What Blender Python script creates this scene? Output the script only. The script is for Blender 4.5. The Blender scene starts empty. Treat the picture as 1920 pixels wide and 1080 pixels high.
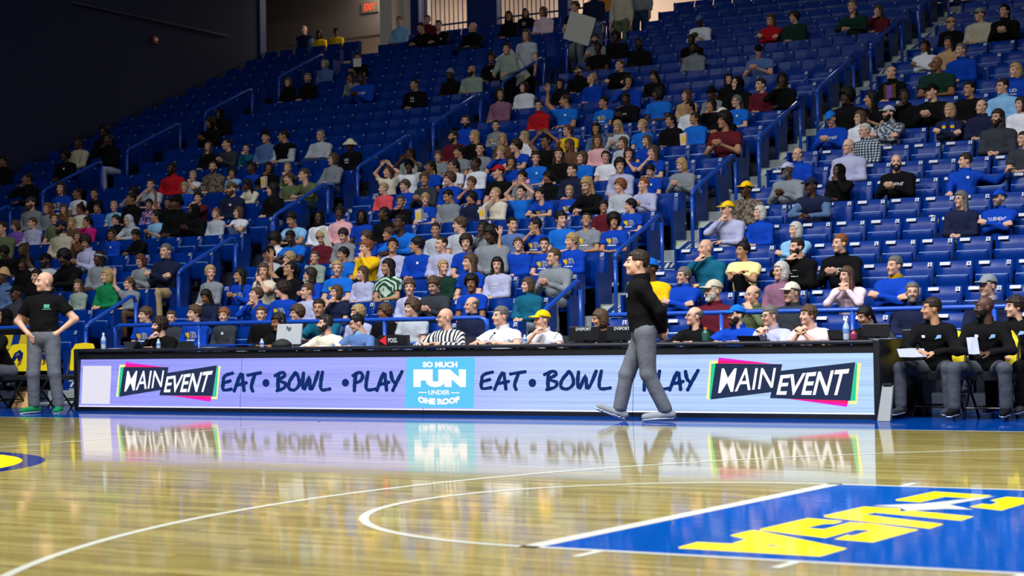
import bpy, bmesh, math, random
import numpy as np
from mathutils import Vector, Matrix
sc = bpy.context.scene
COL = sc.collection
rnd = random.Random(7)

# ---------------------------------------------------------------- camera
PSI, TH, RO = 0.556027779, 0.0234338329, -0.0165377114
FPX = 3489.33
CAM = np.array([4.34642349, -8.99558316, 0.9736205])
_f = np.array([-math.sin(PSI)*math.cos(TH), math.cos(PSI)*math.cos(TH), math.sin(TH)])
_r = np.array([math.cos(PSI), math.sin(PSI), 0.]); _u = np.cross(_r, _f)
_r, _u = _r*math.cos(RO)+_u*math.sin(RO), _u*math.cos(RO)-_r*math.sin(RO)
cd = bpy.data.cameras.new('camera'); cam = bpy.data.objects.new('camera', cd); COL.objects.link(cam)
cd.sensor_width = 36; cd.lens = 36*FPX/1920; cd.clip_end = 300
cam.matrix_world = Matrix(((_r[0], _u[0], -_f[0], CAM[0]), (_r[1], _u[1], -_f[1], CAM[1]), (_r[2], _u[2], -_f[2], CAM[2]), (0, 0, 0, 1)))
sc.camera = cam
# the lens keeps the table and bench sharp; the near floor and the top rows soften a little
cd.dof.use_dof = True; cd.dof.focus_distance = 21.0; cd.dof.aperture_fstop = 3.2

def ray(x, y): return _f+_r*((x-960)/FPX)-_u*((y-540)/FPX)
def atY(x, y, Y):
    v = ray(x, y); return CAM+v*((Y-CAM[1])/v[1])
def atX(x, y, X):
    v = ray(x, y); return CAM+v*((X-CAM[0])/v[0])
def atZ(x, y, Z=0.0):
    v = ray(x, y); return CAM+v*((Z-CAM[2])/v[2])
def proj(p):
    d = np.asarray(p, float)-CAM; z = d@_f
    return 960+FPX*(d@_r)/z, 540-FPX*(d@_u)/z, z

# ---------------------------------------------------------------- world, lights, exposure
w = bpy.data.worlds.new('world'); sc.world = w; w.use_nodes = True
bg = w.node_tree.nodes['Background']; bg.inputs[0].default_value = (0.55, 0.68, 1.0, 1); bg.inputs[1].default_value = 0.015
sc.view_settings.view_transform = 'Standard'; sc.view_settings.look = 'None'
sc.view_settings.gamma = 1; sc.view_settings.use_curve_mapping = False; sc.view_settings.exposure = 0.0
def area(name, loc, target, size, power, color=(1, 1, 1), spread=180):
    l = bpy.data.lights.new(name, 'AREA'); l.shape = 'SQUARE'; l.size = size; l.energy = power; l.color = color; l.spread = math.radians(spread)
    o = bpy.data.objects.new(name, l); COL.objects.link(o); o.location = loc
    o.rotation_euler = (Vector(target)-Vector(loc)).to_track_quat('-Z', 'Y').to_euler()
    return o
# banks of floodlights under the roof, over the court; the stand gets what spills past their hoods
for i, (x, p) in enumerate([(-13, 850), (-6.5, 1150), (0, 1150), (6.5, 900)]):
    area('court_floodlight', (x, 0.0, 13.5), (x, 2.0, 0), 1.2, p*1.15, (0.96, 0.98, 1.0), 130)
    area('court_floodlight', (x, 4.0, 13.8), (x-.5, 9.0, 0), 1.2, p*0.30, (0.93, 0.97, 1.0), 150)
for x in (-22, -15, -8, -1):
    area('stand_floodlight', (x, 13.0, 16.5), (x, 21.5, 4), 1.0, 110 if x > -20 else 95, (0.92, 0.97, 1.0), 160)

# ---------------------------------------------------------------- materials
MATS = {}
def srgb(r, g, b):
    f = lambda c: (c/255/12.92) if c/255 <= 0.04045 else ((c/255+0.055)/1.055)**2.4
    return (f(r), f(g), f(b), 1)
def nodes(name):
    m = bpy.data.materials.new(name); m.use_nodes = True
    return m, m.node_tree.nodes, m.node_tree.links, m.node_tree.nodes['Principled BSDF']
def mat(name, col, rough=.6, metal=0., coat=0., var=.12, scale=30., bump=0., spec=.5, sheen=0., dist=.01, stretch=None):
    """plain surface: a base colour broken up by a little noise"""
    if name in MATS: return MATS[name]
    m, N, L, b = nodes(name)
    b.inputs['Roughness'].default_value = rough; b.inputs['Metallic'].default_value = metal
    b.inputs['Coat Weight'].default_value = coat; b.inputs['Coat Roughness'].default_value = .06
    b.inputs['Specular IOR Level'].default_value = spec; b.inputs['Sheen Weight'].default_value = sheen
    tc = N.new('ShaderNodeTexCoord'); nz = N.new('ShaderNodeTexNoise'); nz.inputs['Scale'].default_value = scale; nz.inputs['Detail'].default_value = 3
    if stretch:
        mp = N.new('ShaderNodeMapping'); mp.inputs['Scale'].default_value = stretch; L.new(tc.outputs['Object'], mp.inputs['Vector']); L.new(mp.outputs[0], nz.inputs['Vector'])
    else: L.new(tc.outputs['Object'], nz.inputs['Vector'])
    mx = N.new('ShaderNodeMix'); mx.data_type = 'RGBA'
    c = col if len(col) == 4 else (*col, 1)
    mx.inputs['A'].default_value = (c[0]*(1-var), c[1]*(1-var), c[2]*(1-var), 1)
    mx.inputs['B'].default_value = (min(1, c[0]*(1+var)), min(1, c[1]*(1+var)), min(1, c[2]*(1+var)), 1)
    L.new(nz.outputs['Fac'], mx.inputs['Factor']); L.new(mx.outputs['Result'], b.inputs['Base Color'])
    if bump:
        bp = N.new('ShaderNodeBump'); bp.inputs['Strength'].default_value = bump; bp.inputs['Distance'].default_value = dist
        L.new(nz.outputs['Fac'], bp.inputs['Height']); L.new(bp.outputs['Normal'], b.inputs['Normal'])
    MATS[name] = m; return m
def emit(name, col, s=1.0):
    if name in MATS: return MATS[name]
    m, N, L, b = nodes(name)
    b.inputs['Base Color'].default_value = (0.005, 0.005, 0.005, 1); b.inputs['Roughness'].default_value = .5; b.inputs['Specular IOR Level'].default_value = .05
    b.inputs['Emission Color'].default_value = col if len(col) == 4 else (*col, 1); b.inputs['Emission Strength'].default_value = s
    MATS[name] = m; return m

# ---------------------------------------------------------------- mesh helpers
class MB:
    def __init__(s): s.v = []; s.f = []; s.mi = []
    def add(s, vs, fs, mi=0):
        o = len(s.v); s.v += [tuple(map(float, p)) for p in vs]; s.f += [tuple(i+o for i in q) for q in fs]; s.mi += [mi]*len(fs); return s
    def box(s, x0, x1, y0, y1, z0, z1, mi=0):
        return s.add([(x0, y0, z0), (x1, y0, z0), (x1, y1, z0), (x0, y1, z0), (x0, y0, z1), (x1, y0, z1), (x1, y1, z1), (x0, y1, z1)],
                     [(3, 2, 1, 0), (4, 5, 6, 7), (0, 1, 5, 4), (1, 2, 6, 5), (2, 3, 7, 6), (3, 0, 4, 7)], mi)
    def quad(s, a, b, c, d, mi=0): return s.add([a, b, c, d], [(0, 1, 2, 3)], mi)
    def poly(s, pts, mi=0): return s.add(pts, [tuple(range(len(pts)))], mi)
    def tube(s, pts, r, n=8, mi=0, closed=False, caps=True):
        P = [Vector(p) for p in pts]; k = len(P); rr = r if isinstance(r, (list, tuple)) else [r]*k
        rings = []; up = Vector((0, 0, 1))
        for i, p in enumerate(P):
            t = (P[min(i+1, k-1)]-P[max(i-1, 0)]).normalized()
            a = t.cross(up)
            if a.length < .2: a = t.cross(Vector((1, 0, 0)))
            a.normalize(); b = t.cross(a)
            rings += [p+(a*math.cos(2*math.pi*j/n)+b*math.sin(2*math.pi*j/n))*rr[i] for j in range(n)]
        F = [(i*n+j, i*n+(j+1) % n, (i+1)*n+(j+1) % n, (i+1)*n+j) for i in range(k-1) for j in range(n)]
        if caps: F += [tuple(reversed(range(n))), tuple(range((k-1)*n, k*n))]
        return s.add(rings, F, mi)
    def lathe(s, c, prof, n=14, mi=0):
        k = len(prof); V = [(c[0]+r*math.cos(2*math.pi*j/n), c[1]+r*math.sin(2*math.pi*j/n), c[2]+z) for r, z in prof for j in range(n)]
        F = [(i*n+j, i*n+(j+1) % n, (i+1)*n+(j+1) % n, (i+1)*n+j) for i in range(k-1) for j in range(n)]
        F += [tuple(reversed(range(n))), tuple(range((k-1)*n, k*n))]
        return s.add(V, F, mi)
    def mesh(s, name, mats=(), smooth=False):
        m = bpy.data.meshes.new(name); m.from_pydata(s.v, [], s.f)
        for x in mats: m.materials.append(x)
        if len(mats) > 1: m.polygons.foreach_set('material_index', s.mi)
        if smooth: m.polygons.foreach_set('use_smooth', [True]*len(s.f))
        m.update(); return m
    def obj(s, name, mats, parent=None, smooth=False):
        return link(name, s.mesh(name, mats if isinstance(mats, (list, tuple)) else [mats], smooth), parent)
def link(name, data, parent=None, loc=None):
    o = bpy.data.objects.new(name, data); COL.objects.link(o)
    if parent is not None: o.parent = parent
    if loc is not None: o.location = loc
    return o
def tag(o, label=None, cat=None, group=None, kind=None):
    if label: o['label'] = label
    if cat: o['category'] = cat
    if group: o['group'] = group
    if kind: o['kind'] = kind
    return o
def empty(name, loc=(0, 0, 0), rz=0, label=None, cat=None, group=None):
    o = link(name, None, None, loc); o.rotation_euler = (0, 0, rz); o.empty_display_size = .1
    return tag(o, label, cat, group)
def bevel(o, w=.01, seg=2):
    b = o.modifiers.new('bevel', 'BEVEL'); b.width = w; b.segments = seg; b.limit_method = 'ANGLE'; return o
_txt = {}
def text_mesh(s, bold=0.0, res=3):
    """verts (unit box 0..1 each way, plus aspect) and faces of a line of lettering"""
    k = (s, bold)
    if k not in _txt:
        c = bpy.data.curves.new('t', 'FONT'); c.body = s; c.resolution_u = res; c.offset = bold; c.fill_mode = 'FRONT'
        o = bpy.data.objects.new('t', c); COL.objects.link(o)
        m = o.evaluated_get(bpy.context.evaluated_depsgraph_get()).to_mesh()
        V = np.array([v.co[:2] for v in m.vertices]); F = [tuple(p.vertices) for p in m.polygons]
        bpy.data.objects.remove(o); bpy.data.curves.remove(c)
        lo = V.min(0); hi = V.max(0); _txt[k] = ((V-lo)/(hi-lo), F, (hi-lo)[0]/(hi-lo)[1])
    return _txt[k]
def quad_map(q):
    a, b, c, d = [np.array(p, float) for p in q]      # bottom-left, bottom-right, top-right, top-left
    return lambda u, v: (a*(1-u)+b*u)*(1-v)+(d*(1-u)+c*u)*v
# ================================================================ the setting
ft = .3048
SIDE = 25*ft
# ---- court floor: maple strips along the court, thick clear finish
def gloss(b, rough=.45, coat=1.0, cr=.06):
    b.inputs['Roughness'].default_value = rough; b.inputs['Coat Weight'].default_value = coat
    b.inputs['Coat Roughness'].default_value = cr; b.inputs['Coat IOR'].default_value = 1.6; b.inputs['Specular IOR Level'].default_value = .0
def strip_normal(N, L, b, amount=.0022):
    """every floor strip lies a hair out of level, which breaks up what the finish mirrors"""
    g = N.new('ShaderNodeNewGeometry'); sx = N.new('ShaderNodeSeparateXYZ'); L.new(g.outputs['Position'], sx.inputs[0])
    def m(op, a, bb=None):
        n = N.new('ShaderNodeMath'); n.operation = op
        for i, q in enumerate((a, bb)):
            if q is None: continue
            if isinstance(q, (int, float)): n.inputs[i].default_value = q
            else: L.new(q, n.inputs[i])
        return n.outputs[0]
    row = m('FLOOR', m('DIVIDE', sx.outputs['Y'], .057))
    wn = N.new('ShaderNodeTexWhiteNoise'); wn.noise_dimensions = '2D'; cmb = N.new('ShaderNodeCombineXYZ')
    L.new(row, cmb.inputs[0]); L.new(m('FLOOR', m('ADD', m('DIVIDE', sx.outputs['X'], 1.1), m('MULTIPLY', row, .37))), cmb.inputs[1])
    L.new(cmb.outputs[0], wn.inputs['Vector'])
    vm = N.new('ShaderNodeVectorMath'); vm.operation = 'SUBTRACT'; L.new(wn.outputs['Color'], vm.inputs[0]); vm.inputs[1].default_value = (.5, .5, .5)
    vs = N.new('ShaderNodeVectorMath'); vs.operation = 'MULTIPLY'; L.new(vm.outputs[0], vs.inputs[0]); vs.inputs[1].default_value = (amount*3.2, amount, 0)
    va = N.new('ShaderNodeVectorMath'); va.operation = 'ADD'; L.new(vs.outputs[0], va.inputs[0]); L.new(g.outputs['Normal'], va.inputs[1])
    vn = N.new('ShaderNodeVectorMath'); vn.operation = 'NORMALIZE'; L.new(va.outputs[0], vn.inputs[0])
    L.new(vn.outputs[0], b.inputs['Normal']); L.new(vn.outputs[0], b.inputs['Coat Normal'])
    return wn
def wood():
    m, N, L, b = nodes('maple'); gloss(b)
    wn = strip_normal(N, L, b)
    g = N.new('ShaderNodeNewGeometry'); mp = N.new('ShaderNodeMapping'); mp.inputs['Scale'].default_value = (1.2, 22, 1)
    L.new(g.outputs['Position'], mp.inputs['Vector'])
    nz = N.new('ShaderNodeTexNoise'); nz.inputs['Scale'].default_value = 1.6; nz.inputs['Detail'].default_value = 5; L.new(mp.outputs[0], nz.inputs['Vector'])
    ad = N.new('ShaderNodeMath'); ad.operation = 'MULTIPLY_ADD'; L.new(wn.outputs['Value'], ad.inputs[0]); ad.inputs[1].default_value = .45; L.new(nz.outputs['Fac'], ad.inputs[2])
    rp = N.new('ShaderNodeValToRGB'); e = rp.color_ramp.elements
    e[0].position = .38; e[0].color = srgb(129, 114, 57); e[1].position = 1.05; e[1].color = srgb(180, 164, 97)
    L.new(ad.outputs[0], rp.inputs['Fac']); L.new(rp.outputs['Color'], b.inputs['Base Color'])
    return m
def paint(name, col):
    m, N, L, b = nodes(name); gloss(b, .5, .5, .06); strip_normal(N, L, b)
    nz = N.new('ShaderNodeTexNoise'); nz.inputs['Scale'].default_value = 3
    mx = N.new('ShaderNodeMix'); mx.data_type = 'RGBA'; mx.inputs['A'].default_value = (col[0]*.86, col[1]*.86, col[2]*.86, 1); mx.inputs['B'].default_value = col
    L.new(nz.outputs['Fac'], mx.inputs['Factor']); L.new(mx.outputs['Result'], b.inputs['Base Color']); return m
WOOD = wood(); PBLUE = paint('court_blue', srgb(0, 68, 146)); PYEL = paint('court_yellow', srgb(236, 214, 20)); PWHT = paint('court_white', srgb(190, 190, 176)); PNAVY = paint('court_navy', srgb(22, 36, 96))
floor = tag(MB().box(-45, 16, -16, SIDE, -.2, 0).obj('floor', WOOD), 'polished pale maple basketball court with white lines', None, None, 'structure')
apron = tag(MB().box(-45, 16, SIDE, 40, -.2, -.0005).obj('floor_apron', paint('apron_blue', srgb(0, 50, 122))), 'glossy blue painted border around the court', None, None, 'structure')
def flat(name, pts, m, z=.0012, parent=floor):
    return MB().poly([(p[0], p[1], z) for p in pts]).obj(name, m, parent)
def strip(name, pts, wd, m, z=.002, parent=floor):
    V = []; F = []
    for i, p in enumerate(pts):
        a = np.array(pts[max(i-1, 0)]); c = np.array(pts[min(i+1, len(pts)-1)]); t = (c-a)/np.linalg.norm(c-a); n = np.array((-t[1], t[0]))*wd/2
        V += [(p[0]+n[0], p[1]+n[1], z), (p[0]-n[0], p[1]-n[1], z)]
        if i: F.append((2*i-2, 2*i-1, 2*i+1, 2*i))
    return MB().add(V, F).obj(name, m, parent)
LI = 6*ft-.05
flat('lane_paint', [(0, -LI), (9, -LI), (9, LI), (0, LI)], PBLUE, .001)
strip('line', [(-.05, -LI-.05), (-.05, LI+.05)], .1, PWHT); strip('line', [(-.1, -LI-.025), (9, -LI-.025)], .05, PWHT); strip('line', [(-.1, LI+.025), (9, LI+.025)], .05, PWHT)
strip('circle_line', [(-.07+(6*ft-.025)*math.cos(t), (6*ft-.025)*math.sin(t)) for t in np.linspace(math.pi*.5, math.pi*1.5, 60)], .05, PWHT)
strip('arc_line', [(13.75*ft+6.725*math.cos(t), 6.725*math.sin(t)) for t in np.linspace(math.pi*.42, math.pi*1.58, 160)], .05, PWHT)
strip('side_line', [(-45, SIDE-.025), (16, SIDE-.025)], .05, PWHT); strip('half_way_line', [(-28*ft, -9), (-28*ft, SIDE)], .035, PWHT)
for x in (.32, 1.25, 2.2): strip('lane_mark', [(x, -LI-.05), (x, -LI-.26)], .05, PWHT)
for x in (.38, 1.3): strip('lane_mark', [(x, LI+.05), (x, LI+.26)], .05, PWHT)
for r, m, z in ((2.42, PNAVY, .0010), (2.24, PYEL, .0014), (1.95, PWHT, .0018), (1.62, PNAVY, .0022)):
    flat('centre_logo_ring', [(-8.5+r*math.cos(t), .05+r*math.sin(t)) for t in np.linspace(0, 2*math.pi, 97)[:-1]], m, z)
def cpx(x, y): return atZ(1240+x/2.8235, 860+y/2.8235)[:2]
def letter(pts, m=PYEL, z=.0016, holes=None, name='floor_letter'):
    bm = bmesh.new(); es = []
    for ring in [pts]+(holes or []):
        vs = [bm.verts.new((*cpx(*p), z)) for p in ring]; es += [bm.edges.new((vs[i], vs[(i+1) % len(vs)])) for i in range(len(vs))]
    bmesh.ops.triangle_fill(bm, use_beauty=True, edges=es)
    bmesh.ops.recalc_face_normals(bm, faces=bm.faces)
    for f in bm.faces:
        if f.normal.z < 0: f.normal_flip()
    me = bpy.data.meshes.new(name); bm.to_mesh(me); bm.free(); me.materials.append(m); return link(name, me, floor)
letter([(90, 470), (190, 443), (372, 452), (448, 428), (362, 408), (480, 380), (520, 384), (985, 478), (840, 520), (92, 476)], holes=[[(545, 462), (580, 457), (660, 470)]])
letter([(520, 375), (775, 316), (962, 332), (915, 346), (860, 347), (765, 368), (860, 375), (1000, 338), (1120, 345), (1362, 378), (1120, 445), (915, 428), (985, 405), (1005, 411), (1115, 380), (1030, 378), (870, 422), (524, 380)])
letter([(858, 303), (1070, 255), (1268, 265), (1262, 281), (1340, 278), (1655, 308), (1585, 330), (1130, 287), (1075, 297), (1495, 348), (1420, 372), (870, 312)])
letter([(1240, 218), (1445, 175), (1750, 196), (1660, 212), (1500, 203), (1370, 232), (1242, 223)])
letter([(1630, 256), (1700, 240), (1745, 245), (1782, 232), (1740, 222), (1830, 203), (2000, 216), (1800, 276)])
letter([(1120, 250), (1380, 240), (1735, 203), (1768, 202), (1525, 245), (1650, 272), (1500, 268), (1300, 279), (1265, 262)], PWHT, .0024, name='floor_star')

# ---- seating bowl: 24 rows, three stairs
def rowY(i): return 12.1+.8*(i-1)
def rowF(i): return .185+.33*(i-1)
NR = 24
AIS = [(-8.6, -7.45), (-16.65, -15.45), (-24.75, -23.5)]
BLOCKS = [('right', -7.45, .5, 16), ('centre', -15.45, .489, 14), ('left', -23.5, .489, 14), ('far left', -28.0, .533, 6)]
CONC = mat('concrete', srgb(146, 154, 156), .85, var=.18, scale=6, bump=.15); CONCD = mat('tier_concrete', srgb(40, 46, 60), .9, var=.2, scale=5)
stand = tag(empty('seating_stand'), 'raked concrete seating stand of twenty four rows', None, None, 'structure')
for i in range(1, NR+1):
    for x0, x1 in ((-28.06, -24.75), (-23.5, -16.65), (-15.45, -8.6), (-7.45, 3)):
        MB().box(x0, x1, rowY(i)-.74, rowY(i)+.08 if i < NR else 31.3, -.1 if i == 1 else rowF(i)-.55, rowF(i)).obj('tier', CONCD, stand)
SGW = mat('sign_white', srgb(206, 214, 206), .5, var=.04); SGB = mat('sign_blue', srgb(14, 50, 128), .5); SGG = mat('sign_green', srgb(120, 160, 50), .5)
def sign_mesh(kind, wd):
    """printed vinyl on a step riser: stripes and a word, or the bird pattern"""
    b = MB(); h = .125; b.quad((0, 0, 0), (wd, 0, 0), (wd, 0, h), (0, 0, h), 0); y = -.002
    if kind < 3:
        b.poly([(0, y, 0), (.06, y, h), (0, y, h)], 2)
        for o, t in ((.06, .1), (.2, .03), (.26, .012)): b.poly([(o, y, 0), (o+t, y, 0), (o+t+.17, y, h), (o+.17, y, h)], 1)
        b.poly([(wd-.02, y, 0), (wd, y, 0), (wd, y, h), (wd-.14, y, h)], 2)
        s = ['FOR THE', 'LOVE', 'OF'][kind]; V, F, asp = text_mesh(s, .02); hh = .085; ww = hh*asp*.62; x0 = (.6, .66, .72)[kind]
        b.add([(x0+u*ww, y, .02+v*hh) for u, v in V], F, 2)
    else:
        r = random.Random(3); b.quad((.02, y, .01), (wd*.62, y, .01), (wd*.56, y, h-.01), (.02, y, h-.01), 1)
        for k in range(7):
            x = .05+k*.09; a = .03+.02*r.random()
            b.poly([(x, 2*y, .02+.03*r.random()), (x+a, 2*y, .03), (x+.1, 2*y, .1), (x+.06, 2*y, .105), (x+.02, 2*y, .07)], 0)
        for k in range(3): b.poly([(wd*.66+k*.1, y, .02), (wd*.72+k*.1, y, .05), (wd*.69+k*.1, y, .11)], 1)
    return b.mesh('riser_sign', [SGW, SGB, SGG])
for a, (x0, x1) in enumerate(AIS):
    sg = [sign_mesh(k, x1-x0-.02) for k in range(4)]
    m1 = MB().box(x0, x1, 0, .4, -.5, 0).mesh('step', [CONC]); MB().box(x0, x1, rowY(NR)-.35, 31.3, rowF(NR)-.5, rowF(NR)).obj('landing', CONC, stand)
    for i in range(1, NR+1):
        for j in range(2):
            zt = rowF(i)-.165*(1-j); y0 = rowY(i)-1.14+.4*j
            s = link('step', m1, stand, (0, y0, zt+.0))
            if j == 0 and a < 2 or (j == 0 and i % 2):
                g = link('riser_sign', sg[[0, 1, 2, 3][(i+a) % 4]], s, (x0+.01, -.003, -.146))
# ---- side wall, concourse
NAVYW = mat('navy_wall', srgb(2, 18, 58), .8, var=.1, scale=2); BEIGE = mat('beige_wall', srgb(196, 178, 160), .9, var=.06, scale=4); WHITEW = mat('white_column', srgb(215, 205, 192), .8, var=.04)
BLUEP = mat('blue_panel', srgb(4, 38, 110), .5, var=.1, scale=3); GREYC = mat('grey_soffit', srgb(120, 112, 108), .9, var=.08, scale=5)
wl = tag(MB().box(-28.4, -28.06, 10.5, 30.55, -.2, 16).obj('wall_left', NAVYW), 'tall dark navy wall closing the stand on the left', None, None, 'structure')
MB().box(-28.06, -28.0, 30.3, 30.55, 7, 16).obj('wall_edge_trim', BLUEP, wl)
MB().tube([(-28.02, 23.3, 9.05), (-28.0, 26.0, 9.0), (-28.0, 28.9, 8.95)], .025).obj('wall_rail', mat('dull_rail', srgb(60, 66, 84), .5), wl)
zf = rowF(NR)+.125
fl = tag(MB().box(-40, 3, 31.3, 44, zf-.3, zf).obj('floor_concourse', GREYC), 'concourse floor behind the top row', None, None, 'structure')
wb = tag(MB().box(-40, 3, 37.0, 37.3, zf, zf+6).obj('wall_back', BEIGE), 'beige concourse wall behind the top row', None, None, 'structure')
tag(MB().box(-40, 3, 30.9, 37.0, zf+3.4, zf+3.8).obj('ceiling_concourse', GREYC), 'low grey concourse ceiling behind the top row', None, None, 'structure')
tag(MB().box(-38, -25.4, 34.4, 34.8, zf+1.7, zf+3.4).obj('wall_soffit', GREYC), 'grey soffit band over the concourse on the left', None, None, 'structure')
pl = tag(MB().box(-24.75, -24.35, 31.35, 31.9, zf, zf+3.4).obj('wall_pillar', WHITEW), 'white concourse pillar beside the top rows', None, None, 'structure')
tag(MB().box(-24.35, -23.6, 31.9, 32.1, zf, zf+3.4).obj('wall_white', WHITEW), 'white wall panel next to the pillar', None, None, 'structure')
for n, (x0, x1) in enumerate([(-23.75, -23.5), (-21.95, -21.05), (-19.2, -18.95)]):
    tag(MB().box(x0, x1, 31.35, 31.6, zf, zf+3.4).obj('wall_blue_%s' % 'abc'[n], BLUEP), ['narrow blue post by the white wall', 'wide blue panel between two barred openings', 'blue post beside the orange lit opening'][n], None, None, 'structure')
tag(MB().box(-28.06, 3, 31.28, 31.34, zf, zf+.25).obj('wall_kerb', BLUEP), 'low blue kerb behind the top row', None, None, 'structure')
for x0, x1, lab in ((-23.5, -21.95, 'barred blue railing left of the wide blue panel'), (-21.05, -19.2, 'barred blue railing right of the wide blue panel'), (-18.95, -18.3, 'short barred railing before the orange panel')):
    g = empty('concourse_railing', (x0, 31.45, zf), 0, lab, 'railing'); n = int((x1-x0)/.13)
    bar = MB().tube([(0, 0, .2), (0, 0, 3.3)], .014, 6).mesh('bar', [BLUEP])
    for k in range(n): link('bar', bar, g, ((k+.5)*(x1-x0)/n, 0, 0))
    for z in (.2, 1.15): MB().tube([(0, 0, z), (x1-x0, 0, z)], .025, 6).obj('rail', BLUEP, g)
tag(MB().box(-18.9, -18.25, 32.6, 32.7, zf, zf+3.3).obj('wall_orange', mat('orange_panel', srgb(214, 140, 30), .7)), 'orange wall panel behind the short barred railing', None, None, 'structure')
area('concourse_light', (-26, 34.5, zf+3.3), (-26, 34.6, zf), 2.0, 200, (1, .84, .72)); area('concourse_light', (-20.5, 34.5, zf+3.3), (-20.5, 34.6, zf), 2.0, 260, (1, .86, .76)); area('concourse_light', (-15.5, 34.5, zf+3.3), (-15.5, 34.6, zf), 2.0, 260, (1, .86, .76))
ex = empty('exit_sign', (*atY(693, 13, 34.36)[:2], atY(693, 13, 34.36)[2]), 0, 'red lit exit sign under the concourse soffit', 'sign')
MB().box(-.3, .3, 0, .06, -.16, .16).obj('case', mat('sign_case', srgb(120, 110, 90), .6), ex)
V, F, asp = text_mesh('EXIT', .03); MB().add([(-.2+.4*u, -.004, -.1+.2*v) for u, v in V], F).obj('lettering', emit('exit_red', (1, .08, .04), 1.2), ex)
fa = empty('fire_alarm', atX(289, 75, -28.06), 0, 'small red fire alarm with strobe on the navy wall', 'alarm')
bevel(MB().box(0, .06, -.08, .08, -.1, .1).obj('box', mat('alarm_red', srgb(150, 20, 20), .5), fa)); MB().box(.06, .09, -.05, .05, -.03, .04).obj('strobe', mat('strobe', srgb(220, 220, 215), .2), fa)

# ---- rails
RAILB = mat('rail_blue', srgb(24, 74, 178), .32, coat=.4, var=.05); 
def handrail(X, y0, y1, label):
    z = lambda y: 1.19+.4125*(y-11.76); g = empty('handrail', (X, y0, z(y0)-.84), 0, label, 'handrail', 'stair handrails')
    L0 = z(y0)-(z(y0)-.84); o = lambda y, zz: (0, y-y0, zz-(z(y0)-.84))
    pts = [o(y0, z(y0)-.1), o(y0+.02, z(y0)-.03), o(y0+.1, z(y0)+.03), o(y1-.12, z(y1)-.02), o(y1-.04, z(y1)-.02), o(y1, z(y1)-.1)]
    MB().tube(pts, .031, 10).obj('rail', RAILB, g, True)
    MB().tube([o(y0, z(y0)-.1), o(y0, z(y0)-.9)], .029, 10).obj('post', RAILB, g, True); MB().tube([o(y1, z(y1)-.1), o(y1, z(y1)-.95)], .029, 10).obj('post', RAILB, g, True)
ORD = ['first', 'second', 'third', 'fourth', 'fifth', 'sixth', 'seventh', 'eighth', 'ninth', 'tenth', 'eleventh', 'twelfth', 'thirteenth', 'fourteenth', 'fifteenth', 'sixteenth', 'seventeenth', 'eighteenth', 'nineteenth', 'twentieth']
for X, nm, off in ((-8.15, 'right', 0), (-16.25, 'middle', 0), (-24.4, 'left', .0)):
    for k, (a, b) in enumerate([(11.76, 12.86), (13.86, 15.29), (16.31, 17.87), (18.78, 20.51), (21.29, 23.02), (23.89, 25.58), (26.6, 28.4)]):
        handrail(X, a, b, '%s blue tubular handrail from the bottom on the %s stair' % (ORD[k], nm))
def front_rail(x0, x1, label, y=11.25):
    g = empty('guard_rail', (x0, y, 0), 0, label, 'railing', 'blue guard rails before the front row'); Ln = x1-x0
    MB().tube([(0, 0, .55), (0, 0, 1.06), (.03, 0, 1.13), (.1, 0, 1.16), (Ln-.1, 0, 1.16), (Ln-.03, 0, 1.13), (Ln, 0, 1.06), (Ln, 0, .55)], .032, 10).obj('top_rail', RAILB, g, True)
    MB().tube([(0, 0, .84), (Ln, 0, .84)], .022, 8).obj('lower_rail', RAILB, g, True)
    n = max(2, int(Ln/1.55)); post = MB().tube([(0, 0, 0), (0, 0, 1.14)], .028, 10).mesh('post', [RAILB], True)
    for k in range(n+1): link('post', post, g, (Ln*k/n, 0, 0))
front_rail(-15.15, -8.62, 'long blue guard rail before the centre block'); front_rail(-6.95, 3, 'long blue guard rail before the right block'); front_rail(-27.5, -16.75, 'long blue guard rail before the left block')
bn = empty('rail_banner', (-17.28, 11.2, .55), 0, 'yellow banner with blue slanting stripes hung on the rail', 'banner')
MB().box(-1.6, .55, -.01, .01, 0, .5).obj('cloth', mat('banner_yellow', srgb(226, 196, 30), .7), bn)
MB().poly([(-.1, -.013, 0), (.06, -.013, 0), (.24, -.013, .5), (.08, -.013, .5)]).poly([(.36, -.013, 0), (.55, -.013, 0), (.55, -.013, .5), (.5, -.013, .5)]).obj('stripe', SGB, bn)
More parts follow.
